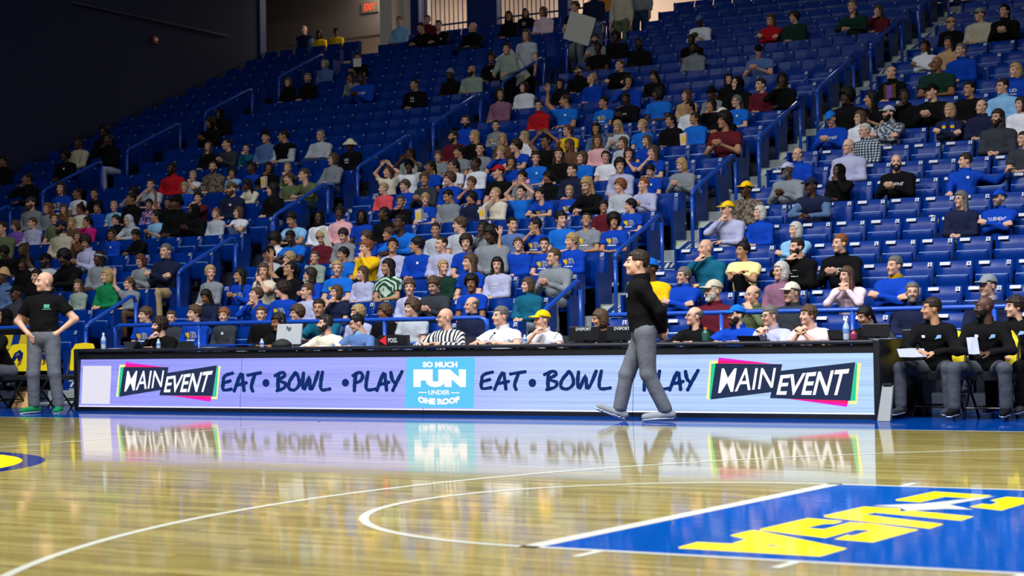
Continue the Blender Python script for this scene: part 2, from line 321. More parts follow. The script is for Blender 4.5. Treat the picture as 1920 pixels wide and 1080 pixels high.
# ================================================================ scorer's tables with the light board
TX0, TSEG = -14.05, 2.8435
def scr(px, py, off=0.):
    """point of the leaning light board that shows at this place of the photograph"""
    y = 9.42
    for _ in range(4):
        p = atY(px, py, y); y = 9.40+.05*(p[2]-.05)/.64
    return (p[0], y-off, p[2])
BLACK = mat('table_black', srgb(26, 28, 34), .38, var=.1); BLACKT = mat('table_top_black', srgb(34, 36, 44), .3, coat=.3)
def led_mat():
    m, N, L, b = nodes('light_board'); b.inputs['Base Color'].default_value = (.02, .02, .03, 1); b.inputs['Roughness'].default_value = .5; b.inputs['Specular IOR Level'].default_value = .1
    g = N.new('ShaderNodeNewGeometry'); sx = N.new('ShaderNodeSeparateXYZ'); L.new(g.outputs['Position'], sx.inputs[0])
    mr = N.new('ShaderNodeMapRange'); mr.inputs['From Min'].default_value = -14; mr.inputs['From Max'].default_value = -2.7; L.new(sx.outputs['X'], mr.inputs['Value'])
    rp = N.new('ShaderNodeValToRGB'); e = rp.color_ramp.elements; e[0].color = (.29, .295, .93, 1); e[1].color = (.45, .66, .95, 1); e[1].position = 1
    k = rp.color_ramp.elements.new(.48); k.color = (.36, .40, .96, 1); k = rp.color_ramp.elements.new(.62); k.color = (.43, .56, .96, 1)
    L.new(mr.outputs[0], rp.inputs['Fac'])
    mp = N.new('ShaderNodeMapping'); mp.inputs['Scale'].default_value = (.25, 0, 34); L.new(g.outputs['Position'], mp.inputs['Vector'])
    nz = N.new('ShaderNodeTexNoise'); nz.inputs['Scale'].default_value = 1; nz.inputs['Detail'].default_value = 3; L.new(mp.outputs[0], nz.inputs['Vector'])
    mr2 = N.new('ShaderNodeMapRange'); mr2.inputs['From Min'].default_value = .3; mr2.inputs['From Max'].default_value = .7; mr2.inputs['To Min'].default_value = .82; mr2.inputs['To Max'].default_value = 1.22; L.new(nz.outputs['Fac'], mr2.inputs['Value'])
    L.new(rp.outputs['Color'], b.inputs['Emission Color']); L.new(mr2.outputs[0], b.inputs['Emission Strength']); return m
LED = led_mat(); EW = emit('led_white', (.86, .84, .95), 1.2); ENAVY = emit('led_navy', (.002, .024, .15)); EDARK = emit('led_dark', (.016, .03, .085)); EMAG = emit('led_magenta', (.72, .01, .55), 1.2); ERED = emit('led_red', (.95, .01, .16), 1.2)
EGRN = emit('led_green', (.02, .55, .28), 1.2); EYEL = emit('led_yellow', (.93, .80, .30), 1.2); ECY = emit('led_cyan', (.10, .50, .78), 1.2)
tabs = []
for k in range(4):
    lab = ['scorer table unit at the left end of the light board', 'scorer table unit showing bowl and play beside the left logo unit', 'scorer table unit before the man in the yellow cap', 'scorer table unit at the right end of the light board'][k]
    g = empty('scorer_table', (TX0+k*TSEG, 9.40, 0), 0, lab, 'table', 'light board scorer tables'); tabs.append(g); W = TSEG-.006
    bevel(MB().box(0, W, .0, .80, .785, .825).obj('table_top', BLACKT, g), .012); MB().box(0, W, .03, .09, .70, .775).obj('upper_frame', BLACK, g)
    MB().box(0, W, .0, .06, 0, .045).obj('lower_frame', BLACK, g)
    MB().box(0, W, .06, .10, .03, .70).obj('back_panel', BLACK, g)
    s = MB().quad((0, .0, .05), (W, .0, .05), (W, .05, .69), (0, .05, .69)).obj('light_board', LED, g)
    MB().quad((0, -.002, .052), (W, -.002, .052), (W, -.001, .066), (0, -.001, .066)).obj('bright_pixel_row', EW, s)
    for x in (.1, W-.14): MB().box(x, x+.04, .7, .74, 0, .785).obj('leg', BLACK, g)
    for x, sd in ((-.075, 0), (W, 3)):
        if k == sd: bevel(MB().box(x, x+.075, -.02, .8, 0, .835).obj('end_cap', BLACK, g), .015)
def gfx(name, polys, m, off, parent_px):
    X = scr(parent_px, 720)[0]; k = min(3, max(0, int((X-TX0)/TSEG))); par = tabs[k]; b = MB()
    for P in polys: b.poly([scr(*p, off=off) for p in P])
    bs = [b]
    if name[:4] == 'logo' and name != 'logo_plate' or name == 'board_dash':      # pieces that stand apart are parts of their own
        bs = [MB().poly([scr(*p, off=off) for p in P]) for P in polys]
    for b in bs: o = b.obj(name, m, par); o.matrix_parent_inverse = Matrix.Translation(par.location).inverted()
    return o
def led_text(name, s, quad, m, off, bold=.0):
    V, F, asp = text_mesh(s, bold); q = quad_map(quad); X = scr(quad[0][0], 720)[0]; k = min(3, max(0, int((X-TX0)/TSEG)))
    o = MB().add([scr(*q(u, v), off=off) for u, v in V], F).obj(name, m, tabs[k]); o.matrix_parent_inverse = Matrix.Translation(tabs[k].location).inverted(); return o
def logo(T, D, G):
    t = lambda P: [T(*p) for p in P]; c = T(700, 400)[0]
    gfx('logo_yellow', [t(P) for P in D['y']], EYEL, .002, c); gfx('logo_green', [t(P) for P in D['g']], EGRN, .003, c)
    gfx('logo_magenta', [t(P) for P in D['m']], EMAG, .004, c); gfx('logo_red', [t(P) for P in D['r']], ERED, .005, c); gfx('logo_plate', [t(P) for P in D['d']], EDARK, .006, c)
    led_text('logo_word', 'MAIN', t(G[0]), EW, .008, .006); led_text('logo_word', 'EVENT', t(G[1]), EW, .008, .02)
logo(lambda x, y: (200+x/7.385, 660+y/7.385), dict(d=[[(180, 620), (750, 525), (805, 212), (862, 210), (240, 208)], [(735, 600), (1470, 610), (1530, 185), (800, 296)], [(750, 525), (800, 520), (862, 210), (800, 210)]],
     m=[[(268, 140), (262, 182), (790, 208)], [(900, 606), (1446, 652), (1440, 688)]], r=[[(262, 175), (255, 210), (790, 210)], [(860, 604), (1450, 612), (1446, 655)]],
     g=[[(192, 212), (160, 600), (180, 620), (245, 208)], [(1530, 190), (1472, 612), (1520, 620), (1550, 200)]],
     y=[[(180, 178), (132, 620), (166, 620), (200, 210)], [(180, 178), (195, 212), (255, 208), (262, 175)], [(1550, 195), (1512, 625), (1532, 655), (1580, 195)], [(1455, 622), (1450, 650), (1532, 655), (1520, 618)]]),
     [[(250, 548), (768, 483), (803, 255), (290, 262)], [(795, 560), (1392, 555), (1478, 258), (838, 340)]])
logo(lambda x, y: (1300+x/5.3333, 650+y/5.3333), dict(d=[[(175, 528), (785, 455), (840, 175), (892, 175), (225, 168)], [(768, 515), (1572, 540), (1622, 155), (830, 246)], [(785, 455), (830, 450), (892, 175), (835, 175)]],
     m=[[(255, 108), (250, 140), (810, 172)], [(960, 522), (1545, 572), (1535, 602)]], r=[[(250, 135), (245, 168), (800, 173)], [(920, 518), (1552, 538), (1545, 575)]],
     g=[[(180, 170), (160, 515), (178, 525), (228, 168)], [(1622, 170), (1570, 540), (1622, 542), (1642, 165)]],
     y=[[(165, 143), (132, 525), (165, 525), (186, 170)], [(165, 143), (180, 172), (245, 168), (248, 140)], [(1640, 165), (1615, 545), (1635, 575), (1678, 165)], [(1552, 545), (1550, 572), (1635, 575), (1625, 540)]]),
     [[(250, 465), (798, 410), (830, 212), (288, 215)], [(832, 482), (1495, 487), (1565, 220), (875, 285)]])
gfx('blank_card', [[(152.5, 757), (206, 757.5), (209, 686), (156, 686)]], emit('led_card', (.80, .78, .9)), .002, 180)
gfx('cyan_panel', [[(759.5, 764), (888, 765), (891, 670), (763, 671)]], ECY, .002, 830)
for s, q, b in (('SO MUCH', (793, 858, 678, 689), .06), ('FUN', (775.5, 874, 692.5, 726), .09), ('UNDER', (803.5, 844, 731.5, 740), .03)):
    led_text('board_word', s, [(q[0], q[3]), (q[1], q[3]), (q[1], q[2]), (q[0], q[2])], EW, .005, b)
V, F, asp = text_mesh('ONE ROOF', .07)
o = MB().add([scr(784+78*u, 759-12*v-4.6*(2*u-1)**2, off=.005) for u, v in V], F).obj('board_word', EW, tabs[2]); o.matrix_parent_inverse = Matrix.Translation(tabs[2].location).inverted()
gfx('board_dash', [[(785, 736.6), (801, 736.8), (801, 735), (785, 734.8)], [(846, 737.2), (862, 737.4), (862, 735.6), (846, 735.4)]], EW, .005, 830)
# brush lettering, drawn stroke by stroke (x right, y up, unit height)
BR = {'E': (.78, [[(.7, .95), (.2, .8), (.1, .45), (.12, .08), (.62, .12)], [(.16, .45), (.55, .55)]]), 'A': (.85, [[(.05, .03), (.5, .95), (.62, .5), (.68, .05)], [(.2, .32), (.82, .45)]]),
      'T': (.85, [[(.1, .85), (.9, .97)], [(.55, .9), (.32, .3), (.4, .03)]]), 'B': (.85, [[(.22, .05), (.2, .5), (.25, .85)], [(.02, .8), (.5, .97), (.68, .8), (.25, .55), (.7, .4), (.62, .15), (.15, .02)]]),
      'O': (.95, [[(.55, .95), (.15, .5), (.1, .15), (.45, .04), (.8, .3), (.75, .7), (.55, .95), (.42, .8)]]), 'W': (1.25, [[(.15, .92), (.1, .4), (.2, .06), (.55, .75), (.62, .08), (.85, .3), (1.15, .97)]]),
      'L': (.75, [[(.2, .97), (.08, .4), (.15, .06), (.7, .1)]]), 'P': (.8, [[(.2, .9), (.12, .4), (.1, .02)], [(.02, .8), (.45, .97), (.65, .78), (.5, .52), (.15, .42)]]), 'Y': (.85, [[(.12, .95), (.2, .6), (.38, .42)], [(.85, 1.0), (.5, .45), (.25, .03)]])}
def brush(word, x0, x1, y0, y1):
    tot = sum(BR[c][0] for c in word); u = 0; polys = []; H = y1-y0; sx = (x1-x0)/tot; wd = H*.10
    for c in word:
        wdt, strokes = BR[c]
        for st in strokes:
            q = [np.array((x0+(u+p[0])*sx, y1-p[1]*H)) for p in st]; P = []
            for i in range(len(q)-1):
                for t in (0, .33, .66):
                    p0, p1, p2, p3 = q[max(i-1, 0)], q[i], q[i+1], q[min(i+2, len(q)-1)]
                    P.append(.5*((2*p1)+(-p0+p2)*t+(2*p0-5*p1+4*p2-p3)*t*t+(-p0+3*p1-3*p2+p3)*t**3))
            P.append(q[-1]); Lf = []; Rt = []
            for i, p in enumerate(P):
                t = P[min(i+1, len(P)-1)]-P[max(i-1, 0)]; t = t/(np.linalg.norm(t)+1e-9); n = np.array((t[1], -t[0]*.9))*wd*(.85+.3*((i*7) % 5)/5); Lf.append(p+n); Rt.append(p-n)
            for i in range(len(P)-1): polys.append([Lf[i], Rt[i], Rt[i+1], Lf[i+1]])
            for p in (P[0], P[-1]): polys.append([p+np.array((math.cos(a)*wd, math.sin(a)*wd)) for a in np.linspace(0, -2*math.pi, 9)[:-1]])
        u += wdt
    gfx('brush_word', polys, ENAVY, .004, (x0+x1)/2)
def dot(x, y, r): gfx('brush_dot', [[(x+r*.9*math.cos(a), y+r*math.sin(a)) for a in np.linspace(0, -2*math.pi, 17)[:-1]]], ENAVY, .004, x)
brush('EAT', 416, 487, 698, 734); dot(499, 718, 7.5); brush('BOWL', 516, 620, 697, 733); dot(648, 717.5, 7.5); brush('PLAY', 662, 754, 697, 733)
brush('EAT', 900, 983, 696, 731); dot(998.5, 718, 8); brush('BOWL', 1021, 1146, 695, 731); dot(1170, 717.5, 8.2); brush('PLAY', 1205, 1309, 695, 732)
# ================================================================ people: one smooth surface grown from a posed skeleton
def smin(a, b, k):
    h = np.clip(.5+.5*(b-a)/k, 0, 1); return b*(1-h)+a*h-k*h*(1-h)
def s_cone(P, a, b, r0, r1):
    a = np.asarray(a, np.float32); b = np.asarray(b, np.float32); d = b-a; t = np.clip(((P-a)@d)/max(float(d@d), 1e-9), 0, 1)
    return np.linalg.norm(P-a-t[:, None]*d, axis=1)-(r0+(r1-r0)*t)
def s_ell(P, c, r, M=None):
    q = P-np.asarray(c, np.float32)
    if M is not None: q = q@np.asarray(M, np.float32).T
    r = np.asarray(r, np.float32); k0 = np.linalg.norm(q/r, axis=1); k1 = np.linalg.norm(q/(r*r), axis=1)
    return k0*(k0-1)/np.maximum(k1, 1e-6)
def noise3(P, s, seed=0):
    rs = np.random.RandomState(seed); o = np.zeros(len(P), np.float32)
    for k in range(5):
        d = rs.normal(size=3).astype(np.float32); d /= np.linalg.norm(d); o += np.sin((P@d)*s*(1+.35*k)+rs.rand()*6.28)
    return o/5
def nets(f, lo, hi, h):
    """surface of f<0 as quads (naive surface nets)"""
    lo = np.asarray(lo, np.float32); n = np.maximum(3, np.ceil((np.asarray(hi)-lo)/h).astype(int)+1)
    g = np.stack(np.meshgrid(*[lo[i]+h*np.arange(n[i], dtype=np.float32) for i in range(3)], indexing='ij'), -1)
    D = f(g.reshape(-1, 3)).reshape(n).astype(np.float32); S = D < 0
    for ax in range(3):                                  # the surface always closes inside the box
        sl = [slice(None)]*3
        for e in (0, -1): sl[ax] = e; D[tuple(sl)] = np.maximum(D[tuple(sl)], .5*h)
    S = D < 0; c = n-1
    acc = np.zeros((*c, 3), np.float32); cnt = np.zeros(c, np.float32)
    for ax in range(3):
        o1, o2 = [i for i in range(3) if i != ax]
        for a in (0, 1):
            for b in (0, 1):
                s0 = [None]*3; s1 = [None]*3
                s0[ax] = slice(0, c[ax]); s1[ax] = slice(1, c[ax]+1)
                for o, e in ((o1, a), (o2, b)): s0[o] = s1[o] = slice(e, c[o]+e)
                d0 = D[tuple(s0)]; d1 = D[tuple(s1)]; m = (d0 < 0) != (d1 < 0)
                t = np.where(m, d0/np.where(m, d0-d1, 1), 0)
                acc[..., ax] += np.where(m, t, 0); acc[..., o1] += np.where(m, a, 0); acc[..., o2] += np.where(m, b, 0); cnt += m
    act = cnt > 0; idx = np.full(c, -1, np.int64); idx[act] = np.arange(act.sum())
    ii = np.argwhere(act); V = lo+h*(ii+acc[act]/cnt[act][:, None]); Q = []
    for ax in range(3):
        o1, o2 = [(1, 2), (2, 0), (0, 1)][ax]
        sl = [slice(1, c[0]), slice(1, c[1]), slice(1, c[2])]; sl[ax] = slice(0, c[ax]); base = [s.start for s in sl]
        s1 = list(sl); s1[ax] = slice(1, c[ax]+1)
        a = S[tuple(sl)]; b = S[tuple(s1)]
        for flip in (0, 1):
            e = np.argwhere((a & ~b) if not flip else (~a & b))
            if not len(e): continue
            e = e+np.array(base); w = []
            for p, q in ((1, 1), (0, 1), (0, 0), (1, 0)):
                k = e.copy(); k[:, o1] -= p; k[:, o2] -= q; w.append(idx[k[:, 0], k[:, 1], k[:, 2]])
            w = np.stack(w, 1); Q.append(w if not flip else w[:, ::-1])
    Q = np.concatenate(Q); Q = Q[(Q >= 0).all(1)]
    return V.astype(np.float32), Q
def np_mesh(name, parts, nm=1):
    """parts: list of (V, Q(n,4), material index or per-face array)"""
    V = np.concatenate([p[0] for p in parts]); off = np.cumsum([0]+[len(p[0]) for p in parts[:-1]])
    Q = np.concatenate([p[1]+o for p, o in zip(parts, off)]); mi = np.concatenate([np.full(len(p[1]), p[2], np.int32) if np.isscalar(p[2]) else p[2] for p in parts])
    m = bpy.data.meshes.new(name); m.vertices.add(len(V)); m.vertices.foreach_set('co', V.ravel()); m.loops.add(Q.size); m.loops.foreach_set('vertex_index', Q.ravel().astype(np.int32))
    m.polygons.add(len(Q)); m.polygons.foreach_set('loop_start', np.arange(0, Q.size, 4, dtype=np.int32)); m.polygons.foreach_set('loop_total', np.full(len(Q), 4, np.int32))
    for _ in range(nm): m.materials.append(None)
    m.polygons.foreach_set('material_index', mi.astype(np.int32)); m.polygons.foreach_set('use_smooth', np.ones(len(Q), bool)); m.update(); m.validate(); return m
V3 = lambda *a: np.array(a, np.float32)
def ik(sh, wr, hint, l1=.285, l2=.255):
    d = wr-sh; L = float(np.linalg.norm(d)); m = (l1+l2)*.995
    if L > m: wr = sh+d*(m/L); d = wr-sh; L = m
    a = (l1*l1-l2*l2+L*L)/(2*L); h = math.sqrt(max(l1*l1-a*a, 0)); e = d/L; p = hint-e*float(hint@e); p = p/(np.linalg.norm(p)+1e-9)
    return sh+e*a+p*h, wr
# ---- poses: lean (deg, forward +), wrists, elbow hints, hand shapes, knees / ankles
def seated(lean, wl, wr, hl=(.6, .3, -.7), hr=(-.6, .3, -.7), hands=('c', 'c'), nl=(0, 0, 1), nr=(0, 0, 1), knee=.13, legs=None, twist=0):
    return dict(pel=V3(0, 0, .52), lean=lean, wl=V3(*wl), wr=V3(*wr), hl=V3(*hl), hr=V3(*hr), hands=hands, nl=V3(*nl), nr=V3(*nr),
                kn=[V3(knee+.02, -.44, .53), V3(-knee-.02, -.44, .53)] if not legs else [V3(*legs[0]), V3(*legs[2])],
                an=[V3(knee+.02, -.40, .10), V3(-knee-.02, -.44, .10)] if not legs else [V3(*legs[1]), V3(*legs[3])], toe=[V3(.03, -1, -.05), V3(-.03, -1, -.05)])
POSES = {
 'lap': seated(4, (.05, -.30, .66), (-.05, -.31, .67)),
 'lap2': seated(-4, (.14, -.30, .63), (-.02, -.28, .66)),
 'fwd': seated(27, (.05, -.56, .70), (-.05, -.57, .72), hl=(.9, .2, -.4), hr=(-.9, .2, -.4)),
 'cross': seated(0, (-.10, -.24, .84), (.11, -.22, .80), hl=(.7, -.1, -.6), hr=(-.7, -.1, -.6), hands=('f', 'f'), nl=(0, -1, .3), nr=(0, -1, .3)),
 'chinr': seated(10, (.02, -.34, .70), (-.04, -.27, 1.04), hr=(-.5, -.6, -.7), hands=('c', 'f'), nr=(-.6, -.6, 0)),
 'chinl': seated(10, (.04, -.27, 1.04), (-.02, -.34, .70), hl=(.5, -.6, -.7), hands=('f', 'c'), nl=(.6, -.6, 0)),
 'phone': seated(12, (.06, -.36, .80), (-.06, -.36, .80), hl=(.6, .2, -.8), hr=(-.6, .2, -.8), nl=(.4, -.8, -.4), nr=(-.4, -.8, -.4)),
 'face': seated(20, (.06, -.36, .98), (-.06, -.36, .98), hl=(.6, -.3, -.8), hr=(-.6, -.3, -.8), nl=(.7, -.6, 0), nr=(-.7, -.6, 0)),
 'upl': seated(2, (.34, -.10, 1.40), (-.05, -.31, .67), hl=(1, 0, -.4), hands=('o', 'c'), nl=(0, 1, 0)),
 'upr': seated(2, (.05, -.31, .67), (-.30, -.12, 1.42), hr=(-1, 0, -.4), hands=('c', 'o'), nr=(0, 1, 0)),
 'up2': seated(2, (.12, -.12, 1.36), (-.12, -.12, 1.36), hl=(1, -.2, .1), hr=(-1, -.2, .1), nl=(0, 1, 0), nr=(0, 1, 0)),
 'armout': seated(-6, (.58, .02, .98), (-.12, -.40, .68), hl=(.2, .6, -.5), hands=('o', 'c')),
 'legx': seated(-4, (.10, -.32, .70), (-.08, -.34, .68), legs=((.28, -.36, .62), (-.08, -.46, .60), (-.15, -.44, .53), (-.15, -.42, .10))),
 'kneeup': seated(8, (.03, -.42, .86), (.10, -.42, .88), hl=(.7, 0, -.7), hr=(-.7, 0, -.7), legs=((.06, -.42, .80), (.08, -.34, .40), (-.14, -.44, .53), (-.14, -.42, .10))),
 'desk': seated(12, (.13, -.44, .86), (-.13, -.44, .86), hl=(.9, .1, -.4), hr=(-.9, .1, -.4)),
 'deskmouth': seated(16, (.12, -.44, .86), (-.02, -.33, 1.02), hl=(.9, 0, -.4), hr=(-.5, -.6, -.8), hands=('c', 'f'), nr=(-.6, -.6, 0)),
 'clasp': seated(18, (.035, -.40, .96), (-.035, -.40, .97), hl=(.5, -.5, -.9), hr=(-.5, -.5, -.9), hands=('f', 'f'), nl=(.8, -.5, .2), nr=(-.8, -.5, .2)),
 'bench': seated(14, (.10, -.40, .70), (-.07, -.40, .72), hl=(.8, .2, -.4), hr=(-.8, .2, -.4), knee=.24),
 'stand': dict(pel=V3(0, 0, .93), lean=1, wl=V3(.24, -.06, .80), wr=V3(-.24, -.06, .80), hl=V3(.5, .8, 0), hr=V3(-.5, .8, 0), hands=('c', 'c'), nl=V3(1, 0, 0), nr=V3(-1, 0, 0),
               kn=[V3(.10, -.03, .50), V3(-.10, -.02, .50)], an=[V3(.11, .02, .09), V3(-.11, .03, .09)], toe=[V3(.15, -1, -.05), V3(-.15, -1, -.05)]),
 'hold': dict(pel=V3(0, 0, .93), lean=4, wl=V3(.16, -.32, 1.02), wr=V3(-.16, -.32, 1.02), hl=V3(.6, .4, -.6), hr=V3(-.6, .4, -.6), hands=('c', 'c'), nl=V3(1, 0, 0), nr=V3(-1, 0, 0),
               kn=[V3(.10, -.03, .50), V3(-.10, -.02, .50)], an=[V3(.11, .02, .09), V3(-.11, .03, .09)], toe=[V3(.15, -1, -.05), V3(-.15, -1, -.05)]),
 'hips': dict(pel=V3(0, 0, .94), lean=-3, wl=V3(.185, -.04, 1.0), wr=V3(-.175, -.06, 1.0), hl=V3(1, .25, -.1), hr=V3(-.9, .45, -.1), hands=('o', 'o'), nl=V3(1, -.3, .3), nr=V3(-1, -.3, .3),
               kn=[V3(.13, -.03, .50), V3(-.12, -.04, .50)], an=[V3(.16, .02, .09), V3(-.14, .02, .09)], toe=[V3(.25, -1, -.05), V3(-.4, -1, -.05)]),
 'walk': dict(pel=V3(0, 0, .885), lean=5, wl=V3(.05, .17, .90), wr=V3(-.03, .19, .92), hl=V3(.8, .5, -.1), hr=V3(-.8, .5, -.1), hands=('f', 'f'), nl=V3(0, 1, 0), nr=V3(0, 1, 0),
               kn=[V3(.09, .02, .47), V3(-.09, -.17, .47)], an=[V3(.09, .17, .10), V3(-.09, -.24, .115)], toe=[V3(.05, -1, -.05), V3(-.05, -1, .42)]),
}
def skel(pz):
    a = math.radians(pz['lean']); u = V3(0, -math.sin(a), math.cos(a)); w = V3(0, -math.cos(a), -math.sin(a)); p = pz['pel']
    s = dict(u=u, w=w, pel=p, M=np.stack([V3(1, 0, 0), w, u])); T = lambda x, f, t: p+V3(x, 0, 0)+w*f+u*t
    s['shl'] = T(.172, -.01, .440); s['shr'] = T(-.172, -.01, .440); s['nb'] = T(0, -.022, .515)
    s['hd'] = s['nb']+(u*.6+V3(0, 0, .4))/np.linalg.norm(u*.6+V3(0, 0, .4))*.180+V3(0, -.03, 0)
    s['el'], s['wl'] = ik(s['shl'], pz['wl'], pz['hl']); s['er'], s['wr'] = ik(s['shr'], pz['wr'], pz['hr'])
    s['hip'] = [p+V3(.095, 0, .0), p+V3(-.095, 0, .0)]; s['T'] = T; s['pz'] = pz; return s
def torso(P, s, g=0., k=.05):
    M = s['M']; T = s['T']
    d = s_ell(P, T(0, 0, .03), (.165+g, .12+g, .125+g), M)
    d = smin(d, s_ell(P, T(0, .012, .18), (.152+g, .120+g, .17+g), M), k); d = smin(d, s_ell(P, T(0, .012, .37), (.165+g, .112+g, .165+g), M), k)
    d = smin(d, s_cone(P, s['shl']-V3(.02, 0, 0), s['shr']+V3(.02, 0, 0), .060+g, .060+g), k)
    for q in ('shl', 'shr'): d = smin(d, s_cone(P, s['nb']-s['u']*.012, s[q], .050+g*.5, .056+g), .03)
    return d
def arms(P, s, g=0., cut=1.0, k=.03, wr=.026):
    d = None
    for sh, e, w in (('shl', 'el', 'wl'), ('shr', 'er', 'wr')):
        if cut >= 1: q = smin(s_cone(P, s[sh], s[e], .056+g, .043+g), s_cone(P, s[e], s[e]+(s[w]-s[e])*(cut if cut < 1 else (1.0 if g == 0 else .93)), .043+g, wr+g*1.2), .025)
        else:
            b = s[sh]+(s[e]-s[sh])*cut; n = (s[e]-s[sh]); n = n/np.linalg.norm(n); q = np.maximum(s_cone(P, s[sh], b+n*.05, .06+g, .052+g*1.5), (P-b)@n)
        d = q if d is None else np.minimum(d, q)
    return d
def legs(P, s, g=0., k=.05, hem=0.):
    d = None; pz = s['pz']
    for i in (0, 1):
        h, kn, an = s['hip'][i], pz['kn'][i], pz['an'][i]; q = smin(s_cone(P, h, kn, .088+g, .060+g), s_cone(P, kn, an+V3(0, 0, .02 if g else 0), .058+g, .038+g+hem), .03)
        if g == 0: q = smin(q, s_cone(P, kn+(an-kn)*.25+V3(0, .02, 0), kn+(an-kn)*.5+V3(0, .01, 0), .05, .045), .03)
        d = q if d is None else np.minimum(d, q)
    return d
def bounds(s, extra=.14):
    pts = np.array([s['pel'], s['hd'], s['el'], s['er'], s['wl'], s['wr'], s['shl'], s['shr'], *s['pz']['kn'], *s['pz']['an']]); return pts.min(0)-extra, pts.max(0)+extra
# ---- head, hands
def headf(P, fem=False):
    d = s_ell(P, (0, .015, .035), (.076, .097, .092)); j = .90 if fem else 1.0
    d = smin(d, s_ell(P, (0, -.028, -.042), (.058*j, .066, .075)), .03); d = smin(d, s_ell(P, (0, -.070, -.098), (.030*j, .024, .022)), .025)
    d = smin(d, s_cone(P, V3(-.03, -.083, .028), V3(.03, -.083, .028), .010, .010), .02)
    for x in (-1, 1):
        d = -smin(-d, s_ell(P, (x*.031, -.104, .008), (.017, .018, .011)), .012); d = smin(d, s_ell(P, (x*.034, -.072, -.03), (.022, .02, .02)), .02)
        d = smin(d, s_ell(P, (x*.078, .012, -.008), (.011, .020, .031)), .008)
    d = smin(d, s_cone(P, V3(0, -.094, .012), V3(0, -.112, -.024), .008, .014), .012); d = smin(d, s_ell(P, (0, -.098, -.03), (.019, .012, .009)), .008)
    d = smin(d, s_cone(P, V3(-.016, -.090, -.056), V3(.016, -.090, -.056), .006, .006), .010); d = smin(d, s_cone(P, V3(-.014, -.088, -.067), V3(.014, -.088, -.067), .0065, .0065), .010)
    return smin(d, s_cone(P, V3(0, .02, -.06), V3(0, .05, -.24), .055*j, .062*j), .025)
_ico = None
def ball(c, r, n=8, m=6):
    V = []; Q = []
    for i in range(m+1):
        t = math.pi*i/m
        for j in range(n): V.append((c[0]+r*math.sin(t)*math.cos(2*math.pi*j/n), c[1]+r*math.sin(t)*math.sin(2*math.pi*j/n), c[2]+r*math.cos(t)))
    for i in range(m):
        for j in range(n): Q.append((i*n+j, (i+1)*n+j, (i+1)*n+(j+1) % n, i*n+(j+1) % n))
    return np.array(V, np.float32), np.array(Q)
HEADS = {}
def head_parts(fem, h=.0085):
    if (fem, h) not in HEADS:
        V, Q = nets(lambda P: headf(P, fem), (-.11, -.14, -.26), (.11, .13, .145), h); c = V[Q].mean(1); mi = np.zeros(len(Q), np.int32)
        mi[(abs(c[:, 0]) < .021) & (abs(c[:, 2]+.061) < .0105) & (c[:, 1] < -.08)] = 1
        mi[(abs(abs(c[:, 0])-.032) < .017) & (abs(c[:, 2]-.031-(abs(c[:, 0])-.03)*-.0) < .0055) & (c[:, 1] < -.062)] = 2
        parts = [(V, Q, mi)]
        for x in (-1, 1):
            a, b = ball((x*.031, -.0765, .008), .0132); parts.append((a, b, 3)); a, b = ball((x*.031, -.0842, .008), .0068, 6, 4); parts.append((a, b, 4))
        HEADS[(fem, h)] = parts
    return HEADS[(fem, h)]
HANDS = {}
def hand_parts(kind, h=.0078):
    """fingers along +X, palm towards -Z, thumb on the +Y side"""
    if (kind, h) not in HANDS:
        ch = []
        for i, (y, L) in enumerate(((.030, .072), (.010, .080), (-.011, .074), (-.031, .058))):
            p = V3(.088, y, 0); pts = [V3(.035, y*.8, 0), p]; ang = {'o': .08, 'c': .38, 'f': 1.05}[kind]; a = ang*.6
            for t in (.45, .32, .23): p = p+V3(math.cos(a), .12*y/.03*(1 if kind == 'o' else 0), -math.sin(a))*L*t; pts.append(p); a += ang
            ch.append(pts)
        t = {'o': [(.02, .03, 0), (.055, .062, -.005), (.085, .080, -.008), (.105, .088, -.012)], 'c': [(.02, .03, -.005), (.055, .052, -.02), (.085, .05, -.035), (.105, .042, -.042)], 'f': [(.02, .03, -.008), (.055, .045, -.03), (.085, .03, -.045), (.10, .012, -.048)]}[kind]
        def f(P):
            d = s_ell(P, (.048, 0, -.002), (.056, .043, .0165)); d = smin(d, s_cone(P, V3(-.04, 0, 0), V3(.03, 0, 0), .024, .026), .015)
            for pts in ch:
                for a, b, r in zip(pts[:-1], pts[1:], (.0105, .0098, .0090, .0085)): d = smin(d, s_cone(P, a, b, r, r*.93), .004)
            for a, b, r in zip(t[:-1], t[1:], (.014, .0115, .0105)): d = smin(d, s_cone(P, V3(*a), V3(*b), r, r*.92), .006)
            return d
        HANDS[(kind, h)] = nets(f, (-.06, -.065, -.13), (.185, .115, .035), h)
    return HANDS[(kind, h)]
SK = {}; CL = {}
def sk(pose):
    if pose not in SK: SK[pose] = skel(POSES[pose])
    return SK[pose]
def rotz(a): return np.array([[math.cos(a), -math.sin(a), 0], [math.sin(a), math.cos(a), 0], [0, 0, 1]], np.float32)
def rotx(a): return np.array([[1, 0, 0], [0, math.cos(a), -math.sin(a)], [0, math.sin(a), math.cos(a)]], np.float32)
def head_rot(yaw, pitch, roll=0):
    return rotz(math.radians(yaw))@rotx(math.radians(pitch))           # yaw>0 turns to +X ... pitch>0 looks down
BODY = {}
